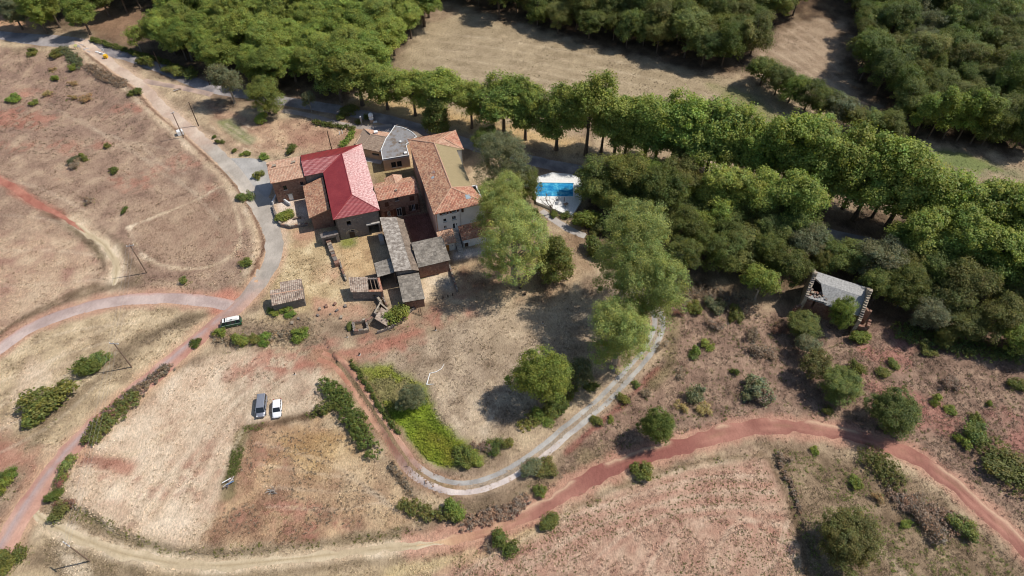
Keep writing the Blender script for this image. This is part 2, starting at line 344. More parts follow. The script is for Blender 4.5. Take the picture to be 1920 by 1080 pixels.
line([(0, 632), (60, 592), (130, 562), (190, 540), (260, 530)], 2.6, DARKS, 1.2, .75, 1.2, 3, 4, .9)
# wedge between the two lower roads
poly([(-150, 720), (60, 615), (220, 572), (400, 572), (330, 660), (190, 770), (60, 870), (-150, 900)], [(.3, (150, 130, 100)), (.5, (184, 164, 128)), (.7, (208, 188, 150))], 2, .9, 2, 6, 11, .8)
line([(410, 580), (330, 605), (250, 645), (190, 690)], 3.2, DARKS, 1.4, .85, 1.5, 3, 4, 1)
line([(250, 660), (150, 740), (60, 830)], 3.4, DARKS, 1.5, .6, 1.5, 3, 4, 1); line([(300, 555), (120, 660), (0, 760)], 1.4, STRAW, .8, .6)
poly([(60, 680), (110, 690), (60, 760), (10, 800)], PINKF, 3, .7, 3, 4, 12)
# red junction bottom left
poly([(-60, 800), (20, 830), (80, 855), (95, 880), (60, 900), (40, 880), (-60, 900)], RED, 2, .9, 2, 3, 4, .1)
poly([(0, 960), (40, 905), (60, 920), (20, 975), (-40, 1060)], RED, 2, .6, 2, 3, 4, .3)
poly([(-40, 900), (40, 880), (55, 920), (0, 1000)], SCRUB, 2, .5, 2, 3, 4, .9)
# straw car park field
poly([(100, 850), (210, 800), (330, 700), (440, 655), (600, 695), (595, 770), (470, 795), (432, 890), (400, 985), (330, 1030), (200, 1005), (140, 950)], PINKF, 2.5, .95, 2, 5, 13, .55)
poly([(420, 680), (520, 670), (600, 690), (590, 760), (480, 790), (420, 770)], [(.3, (156, 136, 112)), (.5, (186, 166, 138)), (.7, (206, 190, 162))], 4, .7, 3, 5, 14, .5)
for q in ([(250, 930), (345, 890), (350, 915), (270, 945)], [(190, 880), (235, 880), (230, 910), (195, 905)], [(330, 870), (400, 850), (410, 880), (350, 900)], [(450, 670), (520, 660), (540, 700), (470, 720)]): poly(q, RED, 3, .5, 5, 2, 15, None, 3, (.42, .56, 1.2))
line([(140, 850), (190, 862), (240, 878)], 3.0, RED, 1.2, .85)
line([(150, 845), (250, 850), (320, 800)], 1.0, STRAW, .6, .6)
# field below the cars
poly([(462, 800), (610, 780), (700, 870), (785, 965), (765, 990), (520, 1030), (390, 1010), (425, 920)], [(.3, (132, 98, 76)), (.5, (162, 130, 98)), (.7, (190, 160, 120))], 2, .95, 2, 5, 16, .8)
poly([(560, 800), (640, 790), (660, 850), (590, 880), (520, 860)], [(.3, (158, 126, 78)), (.7, (206, 176, 112))], 4, .7, 4, 3, 17, 1)
poly([(640, 850), (700, 880), (770, 960), (690, 980), (620, 940)], [(.3, (170, 144, 108)), (.7, (204, 182, 142))], 4, .75, 4, 3, 18, .8)
for q in ([(430, 930), (500, 900), (520, 960), (440, 990)], [(520, 930), (620, 960), (600, 1010), (500, 1010)], [(480, 830), (540, 830), (520, 870), (470, 870)], [(560, 960), (640, 970), (630, 1000), (570, 1000)]): poly(q, RED, 3, .55, 5, 2, 19, None, 3, (.42, .56, 1.2))
line([(460, 803), (530, 790), (605, 773)], 1.5, [(0, (84, 66, 48)), (1, (112, 90, 66))], .7, .9, .8, 3, 4, 1); line([(452, 815), (440, 860), (428, 925)], 2.6, OLIVE, .9, .9, 1, 3, 4, 1)
line([(140, 955), (220, 1003), (330, 1040), (450, 1048), (600, 1028), (770, 998)], 1.6, OLIVE, .8, .9, 1, 3, 4, 1)
poly([(60, 1000), (250, 1050), (420, 1068), (700, 1040), (950, 1000), (700, 1110), (0, 1120)], [(.3, (146, 126, 96)), (.5, (176, 156, 120)), (.7, (200, 180, 142))], 3, .85, 3, 4, 20, .7)
line([(90, 985), (160, 1015), (260, 1045), (400, 1062), (560, 1048), (720, 1030), (870, 1008)], 4.6, STRAW, 1.5, .8, 1, 3, 4, .2)
line([(85, 1040), (150, 1060), (260, 1085)], 4, DARKS, 1.5, .6, 1.5)
# lawn inside the loop, vines
poly([(640, 690), (720, 660), (860, 590), (1050, 560), (1110, 590), (1090, 690), (1000, 790), (900, 850), (860, 870), (700, 720)], [(.3, (134, 116, 94)), (.5, (162, 144, 120)), (.7, (184, 166, 138))], 3, .9, 3, 5, 22, .8)
for r_ in range(5): line([(800+r_*9, 690+r_*4), (840+r_*7, 770-r_*4), (880+r_*3, 800-r_*10), (925-r_*4, 780-r_*14), (940-r_*4, 740-r_*6)], .6, STRAW, .5, .45)
poly([(920, 580), (1030, 560), (1060, 600), (1040, 640), (960, 650), (880, 660)], [(.3, (150, 132, 106)), (.5, (180, 160, 130)), (.7, (200, 182, 150))], 5, .7, 4, 4, 23, .6)
poly([(800, 780), (900, 845), (950, 815), (905, 790)], STRAW, 3, .5, 2)
poly([(655, 678), (672, 692), (735, 683), (792, 722), (828, 775), (880, 838), (900, 858), (842, 884), (800, 872), (772, 832), (738, 802), (718, 765), (695, 735), (676, 706)], [(.3, (88, 106, 40)), (.5, (112, 132, 50)), (.7, (132, 152, 60))], 1.2, .95, 1.2, 3, 24, 1)
poly([(676, 700), (735, 690), (780, 725), (752, 755), (710, 745)], [(.3, (118, 112, 66)), (.5, (140, 128, 84)), (.7, (150, 128, 96))], 3, .85, 3, 3, 25, 1)
poly([(800, 805), (850, 825), (885, 850), (845, 868), (815, 850)], [(.3, (100, 104, 46)), (.7, (136, 126, 64))], 3, .7, 3, 3, 26, 1)
line([(655, 672), (690, 728), (720, 772), (745, 812)], 1.3, [(0, (74, 84, 34)), (1, (98, 112, 42))], .5, .9); line([(745, 815), (770, 862), (820, 892), (890, 888)], 2.6, SCRUB, 1, .8)
# around the farm
poly([(540, 390), (640, 430), (660, 560), (640, 640), (520, 640), (470, 600), (530, 480)], [(.3, (158, 136, 98)), (.5, (188, 166, 122)), (.7, (208, 190, 146))], 3, .9, 3, 4, 27, .9)
poly([(520, 590), (640, 580), (690, 620), (640, 660), (500, 640), (420, 650), (440, 610)], SCRUB, 3, .8, 3, 4, 28, 1)
for q in ([(540, 430), (590, 430), (580, 450), (545, 452)], [(610, 495), (640, 500), (640, 530), (620, 530)], [(590, 560), (690, 570), (700, 590), (600, 590)]): poly(q, [(.3, (168, 120, 96)), (.7, (196, 150, 122))], 2.5, .7, 3, 3, 29)
poly([(630, 445), (700, 435), (712, 500), (690, 520), (655, 520)], [(.3, (160, 130, 92)), (.5, (190, 162, 116)), (.7, (206, 180, 134))], 1.5, .95, 1, 3, 30, .6)
poly([(632, 448), (665, 444), (668, 456), (640, 462)], [(0, (104, 118, 62)), (1, (128, 140, 78))], 1.2, .8, 1.5)
poly([(755, 405), (822, 395), (828, 455), (772, 460)], [(.3, (104, 66, 58)), (.7, (136, 92, 80))], .6, .95, .3, 3, 32, .05)
poly([(780, 515), (850, 500), (860, 540), (790, 560)], STRAW, 2, .9, 2, 4, 33, .8)
poly([(818, 520), (850, 512), (852, 540), (830, 546)], [(0, (132, 132, 122)), (1, (156, 154, 144))], 1, .9, 1, 3, 34, .1)
poly([(786, 510), (825, 500), (828, 510), (790, 520)], [(0, (84, 112, 48)), (1, (112, 140, 62))], .8, .85, 1.5)
poly([(845, 470), (935, 455), (930, 475), (850, 490)], [(0, (170, 165, 160)), (1, (205, 200, 196))], 1, .9, 1, 2, 35, .05)
poly([(845, 490), (930, 478), (960, 530), (860, 560)], [(.3, (140, 96, 78)), (.5, (160, 130, 100)), (.7, (184, 160, 122))], 2, .9, 2)
poly([(512, 350), (575, 350), (582, 412), (535, 425), (520, 400)], [(.3, (186, 160, 136)), (.7, (220, 206, 188))], 1, .9, .6, 2, 36, .1)
poly([(690, 300), (770, 300), (790, 335), (705, 345)], [(.3, (134, 118, 80)), (.7, (164, 146, 104))], 1, .95, 1, 3, 37, .5)
# garden north-west of the barns
poly([(385, 190), (480, 225), (590, 225), (690, 240), (660, 280), (560, 285), (450, 280), (400, 250)], [(.3, (142, 110, 88)), (.5, (172, 140, 112)), (.7, (196, 168, 132))], 2.5, .95, 2, 5, 38, .5)
poly([(540, 245), (620, 250), (610, 278), (550, 278)], [(0, (140, 98, 80)), (1, (164, 122, 100))], 3, .7, 2)
poly([(400, 225), (430, 222), (480, 258), (470, 270), (440, 262)], [(0, (108, 124, 84)), (1, (130, 138, 96))], 1.2, .8, 1)
for k_ in range(5): line([(395+k_*14, 235-k_*2), (470+k_*14, 285-k_*3)], .5, STRAW, .4, .5)
# red bare strip and yard
poly([(455, 690), (500, 662), (600, 655), (680, 645), (740, 628), (800, 600), (862, 568), (872, 585), (820, 620), (740, 655), (670, 672), (640, 700), (560, 700)], RED, 3.5, .9, 5, 3, 39, .1, 4, (.3, .52, 3))
line([(560, 688), (625, 672), (700, 655), (780, 622)], 2.2, [(0, (150, 94, 76)), (1, (174, 116, 94))], 1, .7)
# big far meadow and the clearing
poly([(745, 100), (800, 42), (880, 28), (1000, 60), (1200, 105), (1400, 150), (1640, 262), (1990, 330), (1990, 430), (1700, 330), (1400, 250), (1200, 215), (1000, 190), (880, 260), (760, 230), (640, 210)], [(.3, (142, 126, 97)), (.5, (156, 140, 109)), (.7, (167, 150, 118))], 2.5, .95, 2, 3, 43, .35)
for k_ in range(7): line([(790+k_*10, 60+k_*16), (1000+k_*6, 85+k_*17), (1200, 125+k_*18), (1420, 185+k_*16)], .9, STRAW, .8, .28)
poly([(640, 200), (900, 250), (1100, 290), (1090, 262), (900, 215), (700, 180)], [(0, (176, 144, 92)), (1, (206, 178, 122))], 3, .8, 2, 3, 44, .6)
poly([(1330, 158), (1400, 172), (1500, 235), (1440, 230), (1360, 185)], [(0, (112, 118, 62)), (1, (134, 134, 78))], 2.5, .8, 2)
poly([(1690, 290), (1780, 282), (1880, 310), (1915, 335), (1800, 322)], [(0, (92, 112, 70)), (1, (116, 130, 82))], 2.5, .85, 2, 4, 45)
poly([(1405, 95), (1440, 58), (1525, 22), (1600, 30), (1600, 150), (1660, 230), (1560, 195), (1470, 140)], [(.3, (136, 116, 92)), (.5, (154, 133, 107)), (.7, (168, 148, 120))], 2, .95, 2, 6, 46, .25)
for k_ in range(6): line([(1415+k_*14, 98-k_*12), (1480+k_*12, 130-k_*9), (1560+k_*10, 190-k_*8)], .7, [(0, (200, 180, 150)), (1, (190, 168, 140))], .7, .4)
# wooded belt floor
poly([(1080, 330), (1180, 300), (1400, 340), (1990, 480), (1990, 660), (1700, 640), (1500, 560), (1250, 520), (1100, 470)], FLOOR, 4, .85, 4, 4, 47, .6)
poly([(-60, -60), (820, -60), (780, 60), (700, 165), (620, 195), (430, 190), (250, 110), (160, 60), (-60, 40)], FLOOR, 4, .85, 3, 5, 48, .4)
poly([(-80, 10), (80, 30), (70, 62), (-80, 62)], [(0, (180, 132, 96)), (1, (205, 168, 128))], 3, .8, 2)
poly([(150, 0), (280, 30), (260, 80), (160, 60)], [(0, (128, 100, 74)), (1, (170, 134, 104))], 3, .6, 3)
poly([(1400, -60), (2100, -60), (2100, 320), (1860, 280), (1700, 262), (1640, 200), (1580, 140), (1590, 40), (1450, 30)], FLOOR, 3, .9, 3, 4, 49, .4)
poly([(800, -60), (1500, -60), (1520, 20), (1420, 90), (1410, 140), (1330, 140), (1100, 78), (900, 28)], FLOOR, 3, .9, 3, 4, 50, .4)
poly([(850, 500), (1090, 430), (1130, 480), (1040, 560), (900, 560)], [(.3, (120, 94, 70)), (.5, (150, 124, 94)), (.7, (176, 152, 116))], 3, .8, 3)
# right-hand scrub
poly([(1230, 560), (1450, 580), (1700, 620), (1990, 640), (1990, 1010), (1830, 930), (1700, 840), (1500, 790), (1250, 830), (1100, 890), (1010, 940), (1000, 900), (1130, 780), (1240, 660)], [(.3, (108, 86, 72)), (.5, (140, 114, 96)), (.7, (164, 138, 114))], 2.5, .95, 2, 2, 51, 1)
for q in ([(1620, 655), (1690, 650), (1680, 690), (1620, 685)], [(1880, 790), (1960, 800), (1960, 840), (1890, 830)], [(1740, 760), (1800, 780), (1780, 810), (1730, 790)], [(1640, 720), (1700, 740), (1690, 780)]): poly(q, [(0, (150, 92, 84)), (1, (178, 124, 108))], 3, .65, 4, 3, 52)
line([(1235, 690), (1190, 735), (1120, 800), (1060, 850)], 1.2, [(0, (128, 74, 66)), (1, (150, 96, 82))], .6, .85, .8)
line([(1262, 600), (1255, 680), (1225, 720)], 2.5, OLIVE, 1.2, .7)
poly([(1010, 890), (1100, 850), (1230, 840), (1100, 885), (1000, 950), (930, 980)], OLIVE, 2.5, .55, 3, 3, 53, 1)
poly([(860, 960), (960, 930), (1020, 950), (940, 985), (850, 1000), (800, 985)], DARKS, 2.5, .7, 3, 3, 54, 1)
poly([(730, 1090), (850, 1045), (960, 1010), (1060, 960), (1220, 890), (1400, 852), (1440, 858), (1480, 930), (1510, 1120), (700, 1130)], [(.3, (164, 128, 106)), (.5, (180, 148, 123)), (.7, (192, 164, 138))], 2.5, .95, 2, 1.6, 55, .7)
for k_ in range(7): line([(800+k_*95, 1100), (900+k_*85, 1040-k_*6), (1080+k_*60, 960+k_*4), (1280+k_*30, 895+k_*22), (1440+k_*8, 880+k_*30)], 1.0, [(0, (156, 106, 88)), (1, (186, 136, 112))], .8, .3, 1)
line([(1020, 985), (1150, 920), (1280, 880), (1400, 855)], 1.2, STRAW, .7, .6); line([(740, 1080), (900, 1025), (1010, 985)], 3.5, [(0, (190, 172, 110)), (1, (206, 186, 140))], 1.5, .6)
poly([(1440, 835), (1600, 850), (1700, 890), (1820, 980), (1930, 1100), (1520, 1120), (1480, 930)], [(.3, (110, 92, 70)), (.5, (136, 116, 90)), (.7, (156, 136, 106))], 2.5, .95, 2, 2, 56, .8)
line([(1455, 860), (1480, 910), (1510, 1000), (1520, 1080)], 1.2, DARKS, .6, .8); line([(1640, 1020), (1700, 1080)], 1.6, STRAW, .8, .4)
# tractor lines, mown swathes and trodden edges
SW2 = [(0, (206, 190, 160)), (1, (216, 200, 172))]; DK2 = [(0, (136, 116, 92)), (1, (156, 134, 106))]
for k_ in range(9): line([(250+k_*20, 985-k_*4), (300+k_*20, 900-k_*9), (370+k_*18, 800-k_*9), (440+k_*14, 720-k_*2)], .55, SW2 if k_ % 2 else DK2, .4, .34, .3)
for k_ in range(8): line([(480+k_*4, 830+k_*20), (560+k_*12, 850+k_*18), (640+k_*13, 880+k_*11), (720+k_*6, 940+k_*5)], .5, DK2 if k_ % 2 else SW2, .4, .3, .3)
for k_ in range(10): line([(20-k_*8, 640+k_*26), (130-k_*4, 600+k_*22), (260-k_*8, 590+k_*14)], .55, SW2 if k_ % 2 else DK2, .4, .35, .3)
for k_ in range(9): line([(-40, 300+k_*34), (60+k_*8, 320+k_*30), (160+k_*6, 380+k_*20)], .6, SW2 if k_ % 2 else DK2, .5, .28, .4)
for k_ in range(8): line([(60+k_*30, 180+k_*14), (160+k_*28, 230+k_*18), (300+k_*16, 260+k_*22)], .6, SW2 if k_ % 2 else DK2, .5, .25, .4)
for k_ in range(12): line([(790+k_*60, 1095-k_*3), (900+k_*52, 1030-k_*4), (1080+k_*36, 950+k_*3), (1290+k_*16, 885+k_*13), (1440+k_*5, 875+k_*16)], .45, SW2 if k_ % 2 else [(0, (158, 108, 90)), (1, (172, 124, 104))], .35, .32, .4)
line([(505, 708), (420, 770), (330, 880), (280, 960)], 1.2, SW2, .6, .4, .4); line([(600, 712), (560, 760), (470, 792)], .8, SW2, .5, .4, .4); line([(120, 1000), (150, 1075)], 3, SW2, 1.2, .7)
for o_ in (-2.2, 2.2): line([(862, 1012), (700, 1031), (560, 1047), (400, 1060), (262, 1045), (165, 1015), (96, 984)], 1.2, [(0, (116, 100, 72)), (1, (142, 124, 94))], .6, .7, .8, 3, 4, 1, off=o_)
line([(128, 420), (160, 448), (186, 475), (196, 505)], 1.2, DARKS, .6, .8, .8, 3, 4, 1); line([(186, 425), (222, 455), (240, 490), (236, 530)], 1.0, DARKS, .6, .6, .8)
line([(175, 535), (120, 558), (60, 588), (0, 628)], 1.6, [(0, (96, 78, 58)), (1, (120, 100, 76))], .7, .7, 1); line([(345, 668), (300, 705), (255, 742)], 1.3, DARKS, .6, .7, .8); line([(760, 640), (900, 590), (1040, 556)], 1, DARKS, .6, .4, .8)
line([(1425, 852), (1300, 868), (1180, 905), (1080, 950), (1000, 985), (900, 1020), (800, 1050)], 1.2, [(0, (112, 94, 66)), (1, (136, 116, 86))], .6, .75, 1, 3, 4, 1); line([(1440, 860), (1475, 930), (1500, 1010), (1515, 1090)], .9, [(0, (92, 74, 54)), (1, (116, 96, 70))], .4, .8, .6)
# soft soil margins under the roads, plus one painted bank shadow (the roads themselves are separate sheets)
MAIN = [(150, 78), (178, 96), (215, 125), (262, 158), (305, 202), (352, 240), (400, 284), (440, 320), (472, 358), (497, 400), (512, 440), (512, 478), (494, 520), (462, 558), (420, 594), (365, 638), (300, 694), (226, 756), (150, 826), (92, 892), (44, 962), (0, 1036), (-40, 1110)]
WEST = [(-60, 690), (0, 652), (60, 613), (140, 583), (220, 564), (320, 558), (400, 566), (440, 575)]
TOP = [(-80, 58), (0, 66), (80, 74), (150, 82), (230, 102), (310, 130), (390, 162), (470, 178), (560, 192), (640, 206), (730, 226), (830, 255), (930, 285), (1030, 308), (1180, 336), (1300, 366), (1420, 400), (1560, 440), (1700, 474), (1820, 502), (1990, 545)]
SPUR = [(268, 150), (310, 158), (352, 166), (398, 176)]
LOOP = [(600, 668), (632, 682), (662, 716), (692, 758), (722, 804), (752, 850), (784, 888), (826, 912), (876, 918), (934, 902), (994, 866), (1062, 812), (1130, 752), (1188, 690), (1222, 644), (1236, 604), (1226, 574), (1200, 548), (1170, 520)]
REDR = [(1990, 1090), (1900, 1005), (1850, 962), (1780, 900), (1700, 848), (1600, 816), (1500, 800), (1430, 797), (1370, 808), (1290, 832), (1200, 858), (1120, 890), (1060, 924), (1010, 956), (930, 992), (860, 1010), (780, 1024)]
line(MAIN[:12], 6.2, [(0, (190, 160, 132)), (1, (206, 182, 152))], 1.2, .8, 1, 3, 4, .15); line(MAIN[11:], 6.4, [(0, (184, 136, 108)), (1, (204, 176, 138))], 1.2, .8, 1, 3, 4, .2)
line(MAIN[1:13], 1.0, [(0, (84, 62, 46)), (1, (122, 88, 70))], .3, .9, .6, 3, 4, .6, off=-2.9); line(MAIN[1:13], 1.6, STRAW, .8, .6, .8, 3, 4, .4, off=-4.4)  # dark line: shade of the cut bank put into the ground colour
line(WEST, 6.0, [(0, (176, 124, 104)), (1, (196, 160, 130))], 1.2, .75, 1, 3, 4, .15)
line(TOP, 6.5, [(0, (120, 100, 84)), (1, (150, 128, 108))], 1.2, .7, 1, 3, 4, .15)
line(LOOP[:9], 4.4, [(0, (150, 112, 84)), (1, (176, 140, 108))], 1, .7, .8, 3, 4, .25); line(LOOP[8:], 4.6, [(0, (160, 136, 108)), (1, (186, 164, 134))], 1, .75, .8, 3, 4, .25)
line(REDR, 5.6, [(0, (172, 118, 98)), (1, (194, 150, 124))], 1.3, .8, 1.2, 3, 4, .15)
line(LOOP[1:9], .7, [(0, (124, 108, 72)), (1, (150, 130, 96))], .3, .9); line(LOOP[8:], .8, [(0, (140, 130, 112)), (1, (164, 154, 138))], .4, .8)
poly([(392, 560), (430, 540), (470, 555), (430, 590), (400, 585)], [(0, (176, 104, 84)), (1, (192, 128, 104))], 1.5, .7, 1, 3, 4, .1)
# mesh
nx, ny = len(XS), len(YS); I = np.arange(nx*ny).reshape(ny, nx)
F = np.stack([I[:-1, :-1], I[:-1, 1:], I[1:, 1:], I[1:, :-1]], -1).reshape(-1, 4)
# openings are cut where the pool basin is let into the ground
lum = COLG @ np.array([.3, .59, .11]); sat = np.where(COLG[:, 1] > COLG[:, 0], 1.08, .88)[:, None]; COLG = (lum[:, None]+(COLG-lum[:, None])*sat)*np.array([1.05, 1.01, 1.0])
gm = np_mesh('ground', np.stack([CX, CY, GZ.ravel()], -1), F, vcol('dry ground', 3.4, .48, bst=.9), COLG, True)
tag(link('ground', gm), kind='structure')
def at_grid(x, y):
    i = np.clip(np.searchsorted(XS, x), 1, nx-1); j = np.clip(np.searchsorted(YS, y), 1, ny-1); return j*nx+i
# ------------------------------------------------------------------ roads and tracks: sheets with worn edges
ROADMAT = vcol('worn road', 2.2, .16, .9, .25)
NOGO = []
def road(name, px, w, colf, off=0, z=.05, jag=.35, nc=7):
    c = smooth(PX(px), 14); L = [0]
    for i in range(1, len(c)): L.append(L[-1]+float(np.hypot(*(c[i]-c[i-1]))))
    n = int(L[-1]/.5)+1; t = np.linspace(0, L[-1], n); cx = np.interp(t, L, [p[0] for p in c]); cy = np.interp(t, L, [p[1] for p in c])
    tx = np.gradient(cx); ty = np.gradient(cy); q = np.hypot(tx, ty); tx /= q; ty /= q
    f = t/L[-1]; ww = w(f) if callable(w) else np.full(n, w)
    jl = (fbm(cx, cy, 3, 61, 3)-.5)*2*jag; jr = (fbm(cx, cy, 3, 62, 3)-.5)*2*jag
    V = []; C = []
    for k in range(nc):
        s = k/(nc-1)*2-1; o = off+s*ww/2+(jr if s > 0 else jl)*abs(s)
        x = cx-ty*o; y = cy+tx*o; V.append(np.stack([x, y, height(x, y)+z-(.06 if abs(s) == 1 else 0)], -1)); C.append(colf(f, np.full(n, s), x, y))
    V = np.stack(V, 1).reshape(-1, 3); C = np.stack(C, 1).reshape(-1, 3); J = np.arange(n*nc).reshape(n, nc)
    F = np.stack([J[:-1, :-1], J[1:, :-1], J[1:, 1:], J[:-1, 1:]], -1).reshape(-1, 4)
    o = link(name, np_mesh(name, V, F[:, ::-1], ROADMAT, C, True)); tag(o, kind='structure')
    NOGO.append(([(a, b) for a, b in zip(cx[::4], cy[::4])], (float(np.max(ww))/2), off)); return o
def mixn(a, b, f): f = np.clip(f, 0, 1)[:, None]; return L3(a)*(1-f)+L3(b)*f
def c_main(f, s, x, y):
    n = fbm(x, y, 4, 71, 4); n2 = fbm(x, y, 1.3, 72, 3)
    up = mixn((184, 160, 142), (206, 186, 166), (n-.3)*2.5); mid = mixn((154, 145, 134), (184, 174, 161), (n-.3)*2.5); low = mixn((172, 126, 110), (196, 156, 136), (n-.3)*2.5)
    grey = mixn((160, 140, 136), (176, 158, 152), n2); a = sstep(.33, .40, f+(n-.5)*.06)[:, None]; b = sstep(.62, .72, f+(n-.5)*.1)[:, None]
    c = (up*(1-a)+mid*a)*(1-b)+low*b; g = (np.exp(-((s+.25)/.3)**2)*b[:, 0]*sstep(.3, .5, n+.12))[:, None]; return c*(1-g)+grey*g
def c_west(f, s, x, y):
    n = fbm(x, y, 4, 73, 4); e = (sstep(.55, .95, s+(n-.5)*.5)*.8)[:, None]; c = mixn((168, 148, 140), (194, 174, 164), (n-.3)*2.5); return c*(1-e)+mixn((170, 112, 96), (190, 136, 114), n)*e
def c_top(f, s, x, y):
    n = fbm(x, y, 3, 74, 4); return mixn((122, 116, 116), (166, 158, 154), (n-.3)*2.5)
def c_rut(side):
    def fn(f, s, x, y):
        n = fbm(x, y, 2.5, 75+side, 4); red = mixn((168, 120, 98), (196, 154, 128), (n-.3)*2.5)
        gr = mixn((146, 142, 136), (174, 169, 162), (n-.3)*2.5) if side > 0 else mixn((186, 172, 164), (214, 200, 190), (n-.3)*2.5)
        gr2 = mixn((150, 146, 140), (180, 175, 167), (n-.3)*2.5); a = sstep(.22, .36, f+(n-.5)*.06)[:, None]; b = sstep(.5, .62, f+(n-.5)*.06)[:, None]
        return (red*(1-a)+gr*a)*(1-b)+gr2*b
    return fn
def c_red(f, s, x, y):
    n = fbm(x, y, 4, 78, 4); c = mixn((140, 95, 83), (168, 120, 104), (n-.3)*2.5); rt = (np.exp(-((np.abs(s+.1)-.42)/.16)**2)*sstep(.35, .6, fbm(x, y, 6, 87, 3)))[:, None]*.5; c = c*(1-rt)+L3((190, 140, 120))*rt; gc_ = (np.exp(-((s+.1)/.15)**2)*sstep(.5, .62, fbm(x, y, 5, 89, 3)))[:, None]*.5; c = c*(1-gc_)+L3((150, 122, 94))*gc_; p = (sstep(.52, .58, f)*(1-sstep(.72, .78, f))*sstep(-.7, -.4, .3-s*.9+(n-.5)*1.2))[:, None]*.8
    c = c*(1-p)+L3((132, 82, 74))*p; e = sstep(.82, .97, f+(n-.5)*.1)[:, None]; c = c*(1-e)+mixn((186, 140, 112), (206, 178, 140), n)*e
    pale = (np.exp(-((s+.62)/.22)**2)*sstep(.4, .52, fbm(x, y, 9, 88, 3)))[:, None]*.75; return c*(1-pale)+L3((206, 176, 146))*pale
road('farm_road', MAIN, lambda f: np.interp(f, [0, .1, .34, .44, .5, .58, .66, 1], [5.5, 3.6, 3.7, 4.6, 5.8, 4.6, 3.8, 4.4]), c_main, z=.06, jag=.6)
road('side_road', WEST, 3.9, c_west, z=.035)
road('avenue_road', TOP, lambda f: np.interp(f, [0, .06, .1, .16, .2, 1], [5, 6.5, 9, 7, 5.4, 5.2]), c_top, z=.03)
road('spur_track', SPUR, 2.6, lambda f, s, x, y: mixn((150, 132, 122), (190, 164, 146), (fbm(x, y, 3, 79, 3)-.3)*2.5), z=.045)
road('inner_rut', LOOP, 1.25, c_rut(1), .95, .045, .26, 4); road('outer_rut', LOOP, 1.35, c_rut(-1), -.95, .045, .28, 4)
road('red_track', REDR, lambda f: np.interp(f, [0, .3, .42, .6, .72, .86, .95, 1], [3.3, 3.7, 3.7, 3.6, 4.0, 2.8, 1.6, .2]), c_red, z=.04, jag=1.0)
def c_straw(f, s, x, y):
    n = fbm(x, y, 2.5, 84, 4); c = mixn((182, 163, 133), (204, 186, 156), (n-.3)*2.5); g = (np.exp(-(s/.3)**2)*sstep(.3, .5, n)*.8)[:, None]; return c*(1-g)+mixn((150, 132, 102), (176, 156, 122), n)*g
road('straw_track', [(862, 1012), (780, 1024), (700, 1031), (560, 1047), (400, 1060), (262, 1045), (165, 1015), (96, 984), (66, 962)], lambda f: np.interp(f, [0, .1, .5, .9, 1], [.4, 1.8, 2.1, 2.3, 1.0]), c_straw, z=.035, jag=.9)
road('pale_path', [(140, 420), (168, 440), (200, 464), (218, 500), (212, 535)], lambda f: np.interp(f, [0, .2, .8, 1], [.4, 2.0, 2.4, .6]), c_straw, z=.035, jag=.9)
road('red_path', [(-60, 310), (0, 338), (30, 356), (62, 378), (112, 404), (160, 436)], lambda f: np.interp(f, [0, .6, 1], [2.6, 2.4, .5]), lambda f, s, x, y: mixn((150, 94, 80), (180, 126, 106), (fbm(x, y, 2.5, 85, 4)-.3)*2.5), z=.035, jag=.5)
road('garden_path', [(530, 205), (580, 215), (640, 232), (690, 238), (735, 236)], 2.4, lambda f, s, x, y: mixn((140, 130, 124), (180, 166, 154), fbm(x, y, 3, 81, 3)), z=.04)
road('pool_path', [(1015, 395), (1040, 412), (1068, 430), (1098, 442)], 2.3, lambda f, s, x, y: mixn((160, 152, 146), (186, 178, 170), fbm(x, y, 3, 82, 3)), z=.04)
road('wood_lane', [(1190, 470), (1260, 474), (1330, 466), (1400, 470)], 2.6, lambda f, s, x, y: mixn((150, 134, 120), (184, 164, 146), fbm(x, y, 3, 83, 3)), z=.04)
def sheet(name, px, col, z=.06, seed=1, mat=None):                 # a paved yard with the outline of its own
    pts = smooth([*PX(px), P(*px[0])], 5)[:-1]; cx = sum(p[0] for p in pts)/len(pts); cy = sum(p[1] for p in pts)/len(pts)
    V = []; n = len(pts); rings = 6
    for r in range(rings+1):
        for p in pts: x = cx+(p[0]-cx)*r/rings; y = cy+(p[1]-cy)*r/rings; V.append((x, y))
    V = np.array(V); C = mixn(col[0], col[1], (fbm(V[:, 0], V[:, 1], 3, 90+seed, 4)-.3)*2.5); J = np.arange(n*(rings+1)).reshape(rings+1, n)
    F = np.stack([J[:-1], np.roll(J[:-1], -1, 1), np.roll(J[1:], -1, 1), J[1:]], -1).reshape(-1, 4)
    Z = height(V[:, 0], V[:, 1])+z; Z[-n:] -= .06
    tag(link(name, np_mesh(name, np.column_stack([V, Z]), F[:, ::-1], ROADMAT, C, True)), kind='structure'); NOGO.append(([(p[0], p[1]) for p in pts]+[(cx, cy)], 3.0, 0))
sheet('asphalt_yard', [(432, 296), (470, 296), (502, 306), (512, 340), (500, 372), (478, 355), (455, 325)], ((154, 150, 144), (180, 175, 168)), .075, 1)
sheet('gravel_forecourt', [(686, 238), (730, 236), (760, 240), (745, 256), (700, 252)], ((132, 128, 128), (160, 154, 150)), .05, 2)
